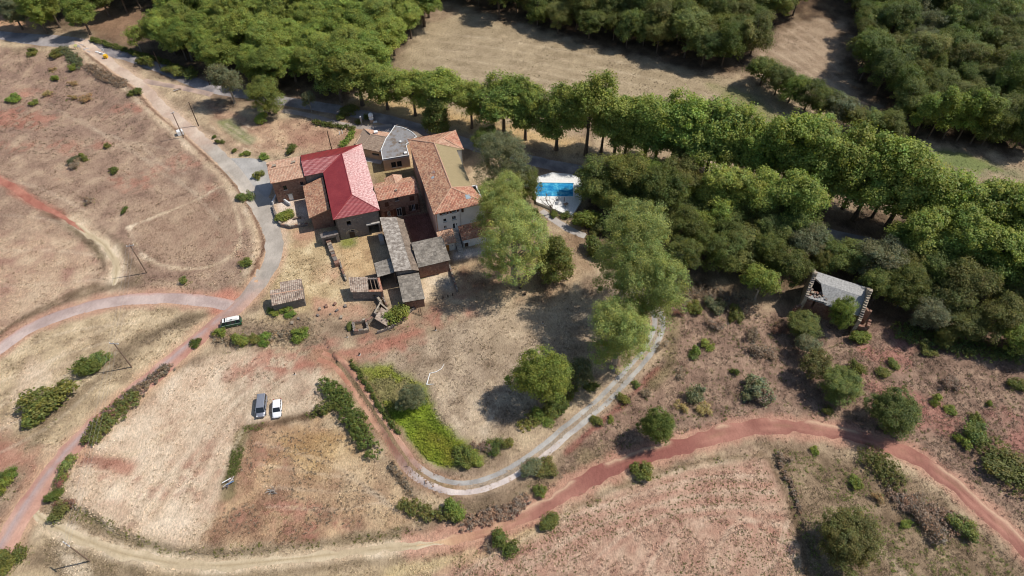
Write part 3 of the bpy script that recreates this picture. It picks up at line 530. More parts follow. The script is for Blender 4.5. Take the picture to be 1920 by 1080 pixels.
# ------------------------------------------------------------------ buildings. local survey frame of the farm: u along the facades, v away from the viewer
A0 = math.radians(17.5); UX = Vector((math.cos(A0), math.sin(A0), 0)); UY = Vector((-math.sin(A0), math.cos(A0), 0)); ORG = Vector((-40.6, 112.2, 0))
def B(u, v, z=0.): return (ORG+UX*u+UY*v)*K+Vector((0, 0, z*K))
def slope(parent, pts, mat, pitch=.36, amp=.06, row=.42, step=.035, thick=.16, sag=.05, name='roof_slope', prof='tile'):
    p = [Vector(q) for q in pts]; u = (p[1]-p[0]).normalized(); n = Vector((0, 0, 0))
    for i in range(len(p)): a, b = p[i], p[(i+1) % len(p)]; n += a.cross(b)
    n.normalize(); n = n if n.z > 0 else -n; u = (u-n*u.dot(n)).normalized(); v = n.cross(u)
    if v.z < 0: v = -v; u = -u
    o = p[0]; q = [((a-o).dot(u), (a-o).dot(v)) for a in p]; u0 = min(a[0] for a in q); u1 = max(a[0] for a in q); v0 = min(a[1] for a in q); v1 = max(a[1] for a in q)
    sub = 8 if prof == 'wave' else 4
    us = sorted(set([round(x, 4) for x in np.arange(u0, u1, pitch/sub)]+[round(a[0], 4) for a in q if u0 < a[0] < u1]+[round(u1, 4), round(u0, 4)]))
    nr = max(1, int(round((v1-v0)/row))) if row else 1; M = MB(); uvs = []
    def rng_(x):
        x = min(max(x, u0+1e-4), u1-1e-4); vs = []
        for i in range(len(q)):
            a, b = q[i], q[(i+1) % len(q)]
            if (a[0]-x)*(b[0]-x) <= 0 and abs(a[0]-b[0]) > 1e-9: vs.append(a[1]+(b[1]-a[1])*(x-a[0])/(b[0]-a[0]))
        return (min(vs), max(vs)) if vs else (0, 0)
    V = []; UV = []; m = 2*nr
    for x in us:
        lo, hi = rng_(x); ph = (x/pitch) % 1.0
        if prof == 'tile': h = amp*abs(math.sin(math.pi*ph))
        elif prof == 'rib': h = amp*(1 if ph < .17 else 0)
        else: h = amp*(.5+.5*math.sin(2*math.pi*ph))
        for r in range(nr):
            for e in (0, 1):
                vv = v0+(v1-v0)*(r+e)/nr; vv = min(max(vv, lo), hi)
                w = o+u*x+v*vv; dz = (float(vnoise(w.x, w.y, 2.5, 5))-.5)*2*sag if sag else 0
                V.append(w+n*(h+(step if e == 0 else 0)+dz)); UV.append((x/pitch, (vv-v0)/row-.001*(e) if row else vv))
    F = []
    for i in range(len(us)-1):
        for r in range(m-1):
            a = i*m+r; b = (i+1)*m+r; F.append((a, b, b+1, a+1))
    nb = len(V)
    low = [a-n*thick for a in p]; V2 = V+low+[a+n*.01 for a in p]; k = len(p)
    F2 = F+[tuple(range(nb, nb+k))[::-1]]+[(nb+i, nb+(i+1) % k, nb+k+(i+1) % k, nb+k+i) for i in range(k)]
    off = wl(parent); me = bpy.data.meshes.new(name); me.from_pydata([tuple(a-off) for a in V2], [], F2)
    uvl = me.uv_layers.new(name='UVMap'); idx = np.zeros(len(me.loops), np.int32); me.loops.foreach_get('vertex_index', idx)
    allu = np.array(UV+[(0., 0.)]*(2*k), np.float32); uvl.data.foreach_set('uv', allu[idx].ravel()); me.materials.append(mat)
    if prof == 'wave': me.polygons.foreach_set('use_smooth', [True]*len(F)+[False]*(len(F2)-len(F)))
    # tile identity must not break at the borders of a cell
    return link(name, me, parent)
def ridge(parent, a, b, mat, r=.16, name='ridge_tile'):
    a = Vector(a); b = Vector(b); d = (b-a); L = d.length; d.normalize(); n = max(2, int(L/.5)); M = MB(); sx = d.cross(Vector((0, 0, 1))).normalized(); up = sx.cross(d)
    for i in range(n):
        p = a+d*(L*i/n); q = a+d*(L*(i+1)/n+.03); vs = []
        for w, rr in ((p, r*1.12), (q, r*.95)):
            for k in range(6): t = math.pi*k/5; vs.append(w+sx*math.cos(t)*rr+up*(math.sin(t)*rr*.8+.02))
        M.add(vs, [(k, k+1, 7+k, 6+k) for k in range(5)]+[tuple(range(6)), tuple(range(6, 12))[::-1]])
    return M.build(name, mat, parent)
def wall(parent, p0, p1, z0, za, zb=None, mat=None, holes=(), depth=.35, name='wall'):
    p0 = Vector((p0[0], p0[1], 0)); p1 = Vector((p1[0], p1[1], 0)); zb = za if zb is None else zb; d = (p1-p0); L = d.length; d.normalize(); inn = Vector((-d.y, d.x, 0)); M = MB()
    pt = lambda s, z: p0+d*s+Vector((0, 0, z))
    zt = min(za, zb)-.001; S = sorted({0, L, *[h[0] for h in holes], *[h[1] for h in holes]}); Z = sorted({z0, zt, *[h[2] for h in holes], *[h[3] for h in holes]})
    for i in range(len(S)-1):
        for j in range(len(Z)-1):
            sm, zm = (S[i]+S[i+1])/2, (Z[j]+Z[j+1])/2
            if any(h[0] < sm < h[1] and h[2] < zm < h[3] for h in holes): continue
            M.quad(pt(S[i], Z[j]), pt(S[i+1], Z[j]), pt(S[i+1], Z[j+1]), pt(S[i], Z[j+1]))
    M.quad(pt(0, zt), pt(L, zt), pt(L, zb), pt(0, za))
    a, b = inn*depth, Vector((0, 0, 0))
    for s0, s1, y0, y1 in holes:
        c = [pt(s0, y0), pt(s1, y0), pt(s1, y1), pt(s0, y1)]
        for i in range(4): e, f = c[i], c[(i+1) % 4]; M.quad(e, f, f+a, e+a)
    # back face gives the masonry its thickness
    M.quad(pt(0, z0)+a*1.0, pt(0, za)+a, pt(0, za), pt(0, z0)); M.quad(pt(L, z0), pt(L, zb), pt(L, zb)+a, pt(L, z0)+a); M.quad(pt(0, za)+a, pt(L, zb)+a, pt(L, zb), pt(0, za))
    return M.build(name, mat, parent)
class Face:                                                         # a facade: places windows and doors along p0 -> p1
    def __init__(s, root, p0, p1): s.r = root; s.p0 = Vector((p0[0], p0[1], 0)); s.d = Vector((p1[0]-p0[0], p1[1]-p0[1], 0)); s.L = s.d.length; s.d.normalize(); s.n = Vector((s.d.y, -s.d.x, 0)); s.a = math.atan2(s.d.y, s.d.x)
    def at(s, x, z, o=0): return s.p0+s.d*x+s.n*o+Vector((0, 0, z))
    def bx(s, M, x0, x1, z0, z1, o0, o1): return M.box(s.at((x0+x1)/2, (z0+z1)/2, (o0+o1)/2), (x1-x0, abs(o1-o0), z1-z0), s.a)
    def window(s, x0, x1, z0, z1, frame=FRAMEW, rec=-.16, mull=1, sill=CONC, pane=GLASS, name='window'):
        M = MB(); t = .08
        for a in ((x0, x0+t, z0, z1), (x1-t, x1, z0, z1), (x0+t, x1-t, z0, z0+t), (x0+t, x1-t, z1-t, z1)): s.bx(M, *a, rec-.05, rec)
        if mull: s.bx(M, (x0+x1)/2-.035, (x0+x1)/2+.035, z0+t, z1-t, rec-.05, rec)
        o = M.build(name, frame, s.r); s.bx(MB(), x0+t, x1-t, z0+t, z1-t, rec-.04, rec-.02).build('pane', pane, o)
        if sill: s.bx(MB(), x0-.1, x1+.1, z0-.14, z0-.01, -.1, .1).build('sill', sill, o)
        return o
    def part(s, name, mat, x0, x1, z0, z1, o0, o1, parent=None): return s.bx(MB(), x0, x1, z0, z1, o0, o1).build(name, mat, parent or s.r)
def seam(parent, a, b, mat): return MB().tube([a, b], .11, 6).build('ridge_cap', mat, parent)
ZB = -.9                                                            # walls start below the uneven ground
# ---- red-roofed barn (L-shaped)
ra = empty('red_roof_barn', B(5, 12, 0), 'long L-shaped stone barn with a shiny red metal roof', 'barn')
E7, RZ = 7.0, 8.65
s0, s1, s2, s3, s4, s5 = (0, 0), (10.7, 0), (10.7, 25.6), (-4.5, 25.6), (-4.5, 17.3), (0, 17.3)
r1, r2, r3 = B(5.35, 5.3, RZ), B(5.35, 21.0, RZ), B(-4.5, 21.2, RZ-.1)
e = lambda q, z=E7: B(q[0], q[1], z)
for pts in ([e(s0), e(s1), r1], [e(s1), e(s2), r2, r1], [e(s2), e(s3), r3, r2], [e(s4), e(s5), r2, r3], [e(s5), e(s0), r1, r2]):
    slope(ra, pts, REDM, .3, .078, 0, 0, .14, 0, prof='wave')
for a, b in ((r1, r2), (r2, r3), (e(s0), r1), (e(s1), r1), (e(s2), r2), (e(s5), r2)): seam(ra, a+Vector((0, 0, .05)), b+Vector((0, 0, .05)), REDM)
i_ = .35; w = [B(i_, i_), B(10.35, i_), B(10.35, 25.2), B(-4.5, 25.2), B(-4.5, 17.7), B(i_, 17.7)]; zt = (E7-.02)*K
hs = [(2.6, 3.5, 4.2, 5.6), (2.2, 4.6, ZB, 2.6), (7.7, 10.2, ZB, 3.4)]
wall(ra, w[0], w[1], ZB, zt, mat=STONE, holes=[(2.6, 3.6, 4.4, 5.9), (3.2, 3.9, 2.2, 3.0), (7.6, 10.2, ZB, 3.3)], depth=.6)
f = Face(ra, w[0], w[1]); f.part('lintel', CONC, 7.2, 10.6, 3.3, 3.65, -.2, .5); f.part('lintel', STONE_PALE, 2.4, 3.8, 5.9, 6.15, -.1, .04); f.part('door', WOODDARK, 2.6, 3.9, ZB, 2.0, .0, .05)
AR = MB()
for k in range(9):
    t0, t1 = math.pi*k/9, math.pi*(k+1)/9; vs = []
    for o_ in (.0, .07):
        for t in (t0, t1):
            for rr in (1.25, 1.6): vs.append(f.at(3.3-rr*math.cos(t), 1.6+rr*math.sin(t)*.9, o_))
    AR.add(vs, [(0, 1, 3, 2), (4, 6, 7, 5), (0, 4, 5, 1), (2, 3, 7, 6), (0, 2, 6, 4), (1, 5, 7, 3)])
AR.build('stone_arch', STONE_PALE, ra)
for i in (1, 2, 3, 4, 5): wall(ra, w[i], w[(i+1) % 6], ZB, zt, mat=STONE)
# low stone porch at the barn's front corner
po = MB(); f2 = Face(ra, B(-3.6, -.4), B(.2, -.2)); wall(ra, B(-3.6, -.3), B(.3, -.2), ZB, 2.5*K, mat=STONE, holes=[(.5, 3.4, ZB, 2.0)], depth=.7, name='archway'); f2.part('archway_roof', STONE, -.1, f2.L+.1, 2.5*K-.05, 2.5*K+.14, -1.6, .05)
MB().box(B(9.6, -3.0, .75), (1.1, 2.6, 1.5), A0).build('ramp_block', CONC, ra)
# ---- tiled house at the barn's west end
rb = empty('tiled_house', B(-8.5, 22, 0), 'old stone house with faded tile roof joined to the red roof', 'house')
a, b, c, d = B(-12.6, 17.6, 6.5), B(-4.52, 17.4, 6.6), B(-4.52, 25.9, 6.6), B(-12.6, 26.0, 6.5); g1, g2 = B(-12.7, 21.4, 7.75), B(-4.52, 21.3, 7.85)
slope(rb, [a, b, g2, g1], TILE_PALE, .38); slope(rb, [c, d, g1, g2], TILE_PALE, .38); ridge(rb, g1, g2, TILE_PALE)
q = [B(-12.35, 17.9), B(-4.55, 17.8), B(-4.55, 25.6), B(-12.35, 25.6)]; zt = 6.42*K
wall(rb, q[0], q[1], ZB, zt, mat=STONE_RED, holes=[(2.4, 3.3, 3.9, 5.3), (2.9, 4.1, ZB, 2.2), (6.9, 7.7, 4.4, 5.6)], depth=.35)
f = Face(rb, q[0], q[1]); f.window(2.4, 3.3, 3.9, 5.3, BROWNSH); f.window(6.9, 7.7, 4.4, 5.6, BROWNSH); f.part('door', FRAMEW, 2.95, 4.05, 0, 2.15, -.2, -.14); f.part('door_surround', STONE_PALE, 2.7, 4.3, 2.2, 2.45, 0, .05)
wall(rb, q[1], q[2], ZB, zt, mat=STONE_RED); wall(rb, q[2], q[3], ZB, zt, mat=STONE_RED); wall(rb, q[3], q[0], ZB, zt, mat=STONE_RED)
M = MB(); mid = (q[3]+q[0])/2; M.quad(q[3]+Vector((0, 0, zt)), q[0]+Vector((0, 0, zt)), mid+Vector((0, 0, 7.6*K))); M.build('gable', STONE_RED, rb)
for u_ in (-11, -6.4):
    c_ = B(u_, 22.4, 7.62); MB().box(c_, (.8, .5, .7), A0).box(c_+Vector((0, 0, .4)), (1, .7, .12), A0).build('chimney', STONE_PALE, rb)
MB().box(B(-12.5, 23.6, 7.4), (.6, .6, 1.3), A0).build('chimney', RENDER_T, rb)
# ---- lean-to on the barn's west wall
rc = empty('lean_to_shed', B(-3, 11, 0), 'lean-to with a single slope of old tiles against the red-roofed barn', 'shed')
slope(rc, [B(-5.5, 17.1, 4.3), B(-5.4, 5.2, 4.3), B(-.35, 5.0, 5.9), B(-.35, 17.1, 5.9)], TILE_OLD, .38)
q = [B(-5.0, 17.0), B(-5.0, 5.7), B(-.2, 5.5)]; wall(rc, q[0], q[1], ZB, 4.25*K, mat=STONE_RED, holes=[(2, 4.2, ZB, 2.4)]); wall(rc, q[1], q[2], ZB, 4.25*K, 5.8*K, STONE_RED)
Face(rc, q[0], q[1]).part('door', WOODDARK, 2, 4.2, ZB, 2.4, -.3, -.2)
# ---- connecting range with arched door
rd = empty('stone_range', B(15.7, 6.5, 0), 'stone house range with tiled roof and shuttered arched door between barn and long house', 'house')
zr, ze = 7.6, 6.5; g1, g2 = B(10.8, 7.2, zr), B(20.7, 7.2, zr)
slope(rd, [B(10.8, 3.7, ze), B(20.6, 3.7, ze), g2, g1], TILE_RED, .38); slope(rd, [B(20.7, 9.6, ze+.3), B(10.8, 9.6, ze+.3), g1, g2], TILE_OLD, .38); ridge(rd, g1, g2, TILE_RED)
ap = B(15.8, 11.0, zr-.1); bs = B(15.8, 7.2, zr+.02)
slope(rd, [B(13.7, 11.0, 6.75), B(13.7, 8.6, 6.98), bs, ap], TILE_OLD, .38); slope(rd, [B(17.9, 8.6, 6.98), B(17.9, 11.0, 6.75), ap, bs], TILE_PALE, .38)
q = [B(10.9, 4.2), B(20.5, 4.2), B(20.5, 9.3), B(10.9, 9.3)]; zt = ze*K
def sx(v): return v*K
H_ = [(sx(3.9), sx(5.1), ZB, 3.0), (sx(7.6), sx(8.4), 1.2, 3.0), (sx(1.6), sx(2.3), 1.0, 2.6), (sx(4.0), sx(4.8), 5.5, 6.5), (sx(7.4), sx(8.5), 4.4, 6.0), (sx(1.4), sx(2.3), 4.2, 5.7)]
wall(rd, q[0], q[1], ZB, zt, mat=STONE_RED, holes=H_); f = Face(rd, q[0], q[1])
f.window(*H_[1][:2], 1.2, 3.0); f.window(*H_[2][:2], 1.0, 2.6); f.window(*H_[3][:2], 5.5, 6.5, WOOD)
for hh in H_[4:]: f.part('shutter', BROWNSH, hh[0], hh[1], hh[2], hh[3], -.14, -.06)
x0, x1 = H_[0][:2]; f.window(x0, x1, 0, 2.7, FRAMEW, -.2, 1, None, name='glazed_door'); f.part('shutter', BROWNSH, x0-.85, x0-.05, 0, 2.8, .02, .09); f.part('shutter', WOODDARK, x1+.05, x1+.95, 0, 2.9, .02, .09); f.part('transom', CONC, x0, x1, 2.7, 2.82, -.2, 0)
f.part('shutter', BROWNSH, H_[2][0]-.75, H_[2][0]-.03, .9, 2.6, .02, .08); f.part('shutter', BROWNSH, H_[2][1]+.03, H_[2][1]+.75, .9, 2.6, .02, .08)
f.part('shutter', WOODDARK, H_[1][0]-.8, H_[1][0]-.03, 1.1, 3, .02, .08); f.part('shutter', WOODDARK, H_[1][1]+.03, H_[1][1]+.8, 1.1, 3, .02, .08)
for i in (1, 2, 3): wall(rd, q[i], q[(i+1) % 4], ZB, (ze+.1)*K, mat=STONE_RED)
wall(rd, B(17.6, 9.3), B(17.6, 10.8), ZB, 6.7*K, mat=STONE_RED); wall(rd, B(17.6, 10.8), B(14, 10.8), ZB, 6.7*K, mat=STONE_RED); wall(rd, B(14, 10.8), B(14, 9.3), ZB, 6.7*K, mat=STONE_RED)
MB().box(B(15.6, 5.4, 7.2), (.5, .5, .5), A0).build('vent', STONE_PALE, rd)
# ---- the long house
rE = empty('long_house', B(28, 6, 0), 'tall white-rendered long house with terracotta hipped roof and bare underlay on one slope', 'house')
zE = 9.5; z2 = 11.25; SW, SE, NE, NW = B(21.8, -7.8, zE), B(34.0, -7.7, zE), B(34.1, 20.5, zE), B(21.8, 20.6, zE); RS, RN, RE = B(27.4, -2.2, z2), B(27.4, 14.9, z2), B(29.9, 16.5, 11.0); ES, EM, EN = B(32.3, -1.5, 9.75), B(32.3, 12.5, 9.75), B(34.1, 12.5, zE)
slope(rE, [NW, SW, RS, RN], TILE_OLD, .36); slope(rE, [SW, SE, RS], TILE_RED, .38); slope(rE, [SE, ES, RS], TILE_RED, .38); slope(rE, [ES, EM, RN, RS], FELT, 1.5, .015, 1.2, .01)
slope(rE, [NE, NW, RN, RE], TILE_OLD, .38); slope(rE, [EN, NE, RE], TILE_RED, .38); slope(rE, [EN, RE, RN], TILE_PALE, .38); slope(rE, [EM, EN, RN], FELT, 1.5, .01, 1.2, .01)
for a, b in ((RS, RN), (SW, RS), (SE, RS), (NW, RN), (NE, RE), (EN, RE), (RE, RN), (ES, RS)): ridge(rE, a+Vector((0, 0, .04)), b+Vector((0, 0, .04)), TILE_PALE, .18)
for u_, v_, z_, mm in ((24.9, 5.3, 10.42, 1), (24.3, 3.6, 10.28, .8), (30.4, -5.3, 10.35, 1.2)):
    c_ = B(u_, v_, z_); tl = Matrix.Rotation(A0, 3, 'Z') @ (Matrix.Rotation(-.3, 3, 'Y') if u_ < 27 else Matrix.Rotation(.3, 3, 'X'))
    o = MB().box(c_, (mm, mm*1.1, .16), M=tl).build('skylight', METAL, rE); MB().box(c_+tl @ Vector((0, 0, .09)), (mm*.8, mm*.9, .02), M=tl).build('pane', glassmat('skylight glass', (.35, .42, .45)), o)
q = [B(22.2, -7.35), B(33.6, -7.3), B(33.6, -.9), B(31.9, -.9), B(31.9, 12.9), B(33.7, 12.9), B(33.7, 20.1), B(22.2, 20.1)]; zt = (zE-.02)*K
sw = lambda l: [(a*K, b*K, c*K, d*K) for a, b, c, d in l]
wins = sw([(1.5, 2.5, 8.35, 9.15), (3.8, 4.9, 8.35, 9.15), (1.65, 2.45, 6.1, 7.1), (3.7, 4.7, 6.2, 7.3), (1.65, 2.35, 3.95, 4.9), (3.75, 4.35, 3.3, 5.0), (4.55, 4.85, 4.1, 4.9)])
wall(rE, q[0], q[1], ZB, zt, mat=RENDER_W, holes=wins); f = Face(rE, q[0], q[1])
for k_, hh in enumerate(wins): f.window(*hh, mull=k_ in (3, 4), sill=None if k_ == 6 else CONC)
for hh in wins[:2]: f.part('shutter', BROWNSH, hh[0]-.6, hh[0]-.03, hh[2]+.1, hh[3], .02, .07); f.part('shutter', BROWNSH, hh[1]+.03, hh[1]+.6, hh[2]+.1, hh[3], .02, .07)
f.part('downpipe', CONC, 5.6*K, 5.6*K+.12, 3.5*K, zt-.1, .02, .14); f.part('hood', WOODDARK, 6.0*K, 6.5*K, 8.1*K, 9.1*K, .01, .25)
wall(rE, q[7], q[0], ZB, zt, mat=RENDER_P, holes=[(s*K, s*K+1.0, 5.6*K, 7.0*K) for s in (6, 11, 16, 21)]); f = Face(rE, q[7], q[0])
for s in (6, 11, 16, 21): f.window(s*K, s*K+1.0, 5.6*K, 7.0*K, WOOD)
for i in range(1, 7): wall(rE, q[i], q[i+1], ZB, (9.68 if i in (3,) else zE-.02)*K, mat=RENDER_W)
# outside stair and the two lean-tos at its foot
rs = empty('stair', B(26.4, -9.5, 0), 'narrow concrete outside stair between the two small tiled annexes', 'stair')
for k in range(14): MB().prism([B(25.75, -12.0+k*.33), B(27.0, -12.0+k*.33), B(27.0, -11.67+k*.33), B(25.75, -11.67+k*.33)], ZB, .22*(k+1)).build('step', CONC, rs)
r_ = empty('tiled_annexe', B(23.8, -9, 0), 'small tiled annexe with ochre door at the foot of the white house', 'annexe')
slope(r_, [B(21.9, -11.0, 2.7), B(25.75, -11.0, 2.7), B(25.75, -7.4, 3.7), B(21.9, -7.4, 3.7)], TILE_PALE, .4, .07); q = [B(22.0, -10.7), B(25.6, -10.7), B(25.6, -7.4)]
wall(r_, q[0], q[1], ZB, 2.65*K, mat=RENDER_W, holes=[(.6, 2.2, ZB, 2.2), (2.9, 3.2, 1.5, 1.9)]); f = Face(r_, q[0], q[1]); f.part('door', OCHRE, .6, 2.2, ZB, 2.2, -.2, -.1); wall(r_, q[1], q[2], ZB, 2.65*K, 3.6*K, RENDER_W); wall(r_, B(22.0, -7.4), q[0], ZB, 3.6*K, 2.65*K, RENDER_P)
r_ = empty('tiled_wing', B(31, -9, 0), 'low white annexe with terracotta lean-to roof under the pale tree', 'annexe')
slope(r_, [B(27.1, -11.0, 2.7), B(35.2, -11.0, 2.7), B(35.2, -7.3, 3.9), B(27.1, -7.3, 3.9)], TILE_RED, .4, .07); q = [B(27.3, -10.7), B(35, -10.7), B(35, -7.3)]
wall(r_, q[0], q[1], ZB, 2.65*K, mat=RENDER_W, holes=[(.4, 1.4, ZB, 2.1)]); wall(r_, q[1], q[2], ZB, 2.65*K, 3.8*K, RENDER_W); wall(r_, B(27.3, -7.3), q[0], ZB, 3.8*K, 2.65*K, RENDER_W)
f = Face(r_, q[0], q[1]); f.part('door', WOODDARK, .4, 1.4, ZB, 2.1, -.25, -.2); f.part('door_hood', WHITE, .1, 1.7, 2.2, 2.3, 0, .7)
# ---- brown-tiled bungalow and the flat-roofed block
def Q(x, y, z): return P(660+x/9, 200+y/9, z*K)
rf = empty('bungalow', P(705, 285), 'low cream bungalow with brown tiled hipped roof', 'bungalow')
zf = 3.0; c1, c2, c3, c4 = Q(130, 700, zf), Q(490, 770, zf), Q(645, 445, zf), Q(195, 372, zf); c5 = Q(40, 625, zf); h1, h2 = Q(318, 468, 3.9), Q(575, 512, 3.9)
slope(rf, [c1, c2, h2, h1], TILE_BROWN, .34); slope(rf, [c3, c4, h1, h2], TILE_PALE, .34); slope(rf, [c4, c5, c1, h1], TILE_BROWN, .34); ridge(rf, h1, h2, TILE_BROWN); ridge(rf, c4, h1, TILE_BROWN); ridge(rf, c1, h1, TILE_BROWN)
def inset(pts, k=.94): c = sum(pts, Vector((0, 0, 0)))/len(pts); return [c+(p-c)*k for p in pts]
q = inset([c1, c2, c3, c4, c5]); n_ = len(q)
for i in range(n_):
    wall(rf, q[i], q[(i+1) % n_], ZB, zf*K-.05, mat=RENDER_T, holes=[((q[1]-q[0]).length*.55, (q[1]-q[0]).length*.9, 1.6, 2.3)] if i == 0 else [])
f = Face(rf, q[0], q[1]); f.window(f.L*.55, f.L*.9, 1.6, 2.3, WOODDARK); f.part('terrace', CONC, -.5, f.L+.3, -.4, .12, .0, 1.6)
MB().box(Q(405, 445, 3.75), (.9, .8, 1.0), .3).box(Q(405, 445, 3.75)+Vector((0, 0, .55)), (1.1, 1, .12), .3).build('chimney', WHITE, rf)
rg = empty('flat_roof_block', P(752, 300), 'cream modern block with grey stained flat roof and white parapet edge', 'house')
def flatroof():
    m, t, b = newmat('stained flat roof'); p = wpos(t); n = noise(t, .55, 6, p, .7); n2 = noise(t, 2.2, 5, p, .7)
    c = ramp(t, n2, [(.3, lin(122, 120, 120)), (.7, lin(156, 153, 151))]); c = mixc(t, ramp(t, n, [(.5, (0, 0, 0)), (.6, (.85, .85, .85))]), c, lin(112, 94, 74))
    t.links.new(c, b.inputs['Base Color']); b.inputs['Roughness'].default_value = .6; return m
FR = flatroof(); zg = 3.8
gp = [Q(515, 895, zg), Q(965, 822, zg), Q(915, 640, zg), Q(1095, 505, zg), Q(1030, 440, zg), Q(950, 390, zg), Q(850, 350, zg), Q(720, 325, zg), Q(640, 445, zg), Q(570, 540, zg), Q(485, 735, zg)]
xy = [(p.x, p.y) for p in gp]; MB().prism(xy, zg*K-.3, zg*K).build('flat_roof', FR, rg)
for i in range(len(gp)):
    a, b = gp[i], gp[(i+1) % len(gp)]; d_ = (b-a).normalized(); nn = Vector((d_.y, -d_.x, 0)); M = MB()
    M.prism([(a-d_*.05)[:2], (b+d_*.05)[:2], (b+d_*.05-nn*.15)[:2], (a-d_*.05-nn*.15)[:2]], zg*K-.4, zg*K+.16+.003*(i % 3)); M.build('parapet', WHITE, rg)
q = inset(gp, .985)
for i in range(len(q)):
    L = (q[(i+1) % len(q)]-q[i]).length; wall(rg, q[i], q[(i+1) % len(q)], ZB, zg*K-.3, mat=RENDER_T, holes=[(L*.28, L*.46, .7, 2.6), (L*.50, L*.68, .7, 2.6)] if i == 0 else [])
f = Face(rg, q[0], q[1]); f.window(f.L*.28, f.L*.46, .7, 2.6, WOODDARK); f.window(f.L*.50, f.L*.68, .7, 2.6, WOODDARK)
for x_, y_, s_ in ((820, 600, .55), (905, 790, .8)): MB().box(Q(x_, y_, zg)+Vector((0, 0, .2)), (s_, s_, .4), A0).build('roof_vent', WHITE, rg)
M = MB(); arc = [Q(755, 300, 2.6), Q(860, 318, 2.6), Q(980, 365, 2.6), Q(1090, 425, 2.6), Q(1200, 500, 2.6)]; inn_ = [Q(735, 345, 2.6), Q(850, 372, 2.6), Q(955, 412, 2.6), Q(1040, 465, 2.6), Q(1100, 520, 2.6)]
for i in range(4): M.prism([inn_[i][:2], inn_[i+1][:2], arc[i+1][:2], arc[i][:2]], 2.5*K, 2.65*K)
M.build('canopy', MOSSY, rg)
for p_ in arc[::2]: MB().tube([Vector((p_.x, p_.y, ZB)), p_-Vector((0, 0, .1))], .08).build('canopy_post', CONC, rg)
# ---- grey sheet-roofed farm sheds
_sm = {}
def sheet_mesh(mat):
    if mat.name not in _sm:
        V = []; n = 25
        for i in range(n): x = i/(n-1)-.5; h = .028*math.sin(x*2*math.pi*6); V += [(x*1.02, -.53, h+.045), (x*1.02, .52, h)]
        V += [(p[0], p[1], p[2]-.02) for p in V]; m_ = 2*n
        F = [(2*i, 2*i+2, 2*i+3, 2*i+1) for i in range(n-1)]+[(m_+2*i+1, m_+2*i+3, m_+2*i+2, m_+2*i) for i in range(n-1)]+[(2*i+2, 2*i, m_+2*i, m_+2*i+2) for i in range(n-1)]
        me = bpy.data.meshes.new('roof_sheet'); me.from_pydata(V, [], F); me.materials.append(mat); _sm[mat.name] = me
    return _sm[mat.name]
def sheets(root, a, b, c, d, su=.95, sv=1.45, mat=None, deck=True):       # eave a->b, ridge d->c
    a, b, c, d = [Vector(p) for p in (a, b, c, d)]; nu = max(1, round((b-a).length/su)); nv = max(1, round((d-a).length/sv)); off = wl(root)
    if deck:
        n = (b-a).cross(d-a).normalized(); n = n if n.z > 0 else -n; M = MB(); top = [p-n*.05 for p in (a, b, c, d)]; bot = [p-n*.2 for p in (a, b, c, d)]
        M.add(top+bot, [(0, 1, 2, 3), (7, 6, 5, 4), (0, 4, 5, 1), (1, 5, 6, 2), (2, 6, 7, 3), (3, 7, 4, 0)]); M.build('roof_deck', WOODDARK, root)
    for i in range(nu):
        for j in range(nv):
            def pt(s, t): return a*(1-s)*(1-t)+b*s*(1-t)+c*s*t+d*(1-s)*t
            s, t = (i+.5)/nu, (j+.5)/nv; u = pt((i+1)/nu, t)-pt(i/nu, t); v = pt(s, (j+1)/nv)-pt(s, j/nv); lu, lv = u.length, v.length; u.normalize(); v.normalize(); n = u.cross(v).normalized()
            if n.z < 0: n = -n; u = -u
            o = link('roof_sheet', sheet_mesh(mat or SHEET), root); Mx = Matrix((u, v, n)).transposed().to_4x4() @ Matrix.Rotation(R.gauss(0, .012), 4, 'Y') @ Matrix.Rotation(R.gauss(0, .012), 4, 'X') @ Matrix.Rotation(R.gauss(0, .012), 4, 'Z')
            o.matrix_local = Matrix.Translation(pt(s, t)-off+n*(.02+R.random()*.02)) @ Mx @ Matrix.Diagonal((lu, lv, 1, 1))
rh = empty('long_shed', B(13, -9, 0), 'long shed with bleached grey sheet roof running to the yard', 'shed')
def deckroof(root, pts, mat, name): M = MB(); return M
wz, fz, ez = 5.2, 4.75, 4.0
sheets(rh, B(10.3, -18.1, wz), B(14.0, -18.2, fz), B(14.0, -1.0, fz), B(10.3, -.4, wz), .95, 1.4, BLEACH); sheets(rh, B(14.0, -18.2, fz), B(15.5, -18.3, ez), B(15.5, -1.6, ez), B(14.0, -1.0, fz), .9, 1.4, MOSSY)
q = [B(10.6, -17.8), B(15.2, -17.8), B(15.2, -1.4), B(10.6, -1.0)]; wall(rh, q[0], q[1], ZB, (wz-.25)*K, (ez-.2)*K, STONE); wall(rh, q[1], q[2], ZB, (ez-.2)*K, mat=STONE, holes=[(3, 5.2, ZB, 2.6)]); wall(rh, q[2], q[3], ZB, (ez-.2)*K, (wz-.2)*K, STONE); wall(rh, q[3], q[0], ZB, (wz-.25)*K, mat=STONE)
rh2 = empty('east_shed', B(19, -14, 0), 'wide grey corrugated shed on the right of the long shed', 'shed'); sz = 4.0
sheets(rh2, B(15.6, -17.4, sz), B(22.8, -17.3, sz), B(22.7, -12.0, 4.95), B(15.6, -12.0, 4.95), .9, 1.2); sheets(rh2, B(22.6, -10.0, 4.5), B(15.6, -10.0, 4.5), B(15.6, -12.0, 4.95), B(22.7, -12.0, 4.95), .9, 1.2)
q = [B(15.7, -17.0), B(22.4, -16.9), B(22.4, -10.2), B(15.7, -10.2)]
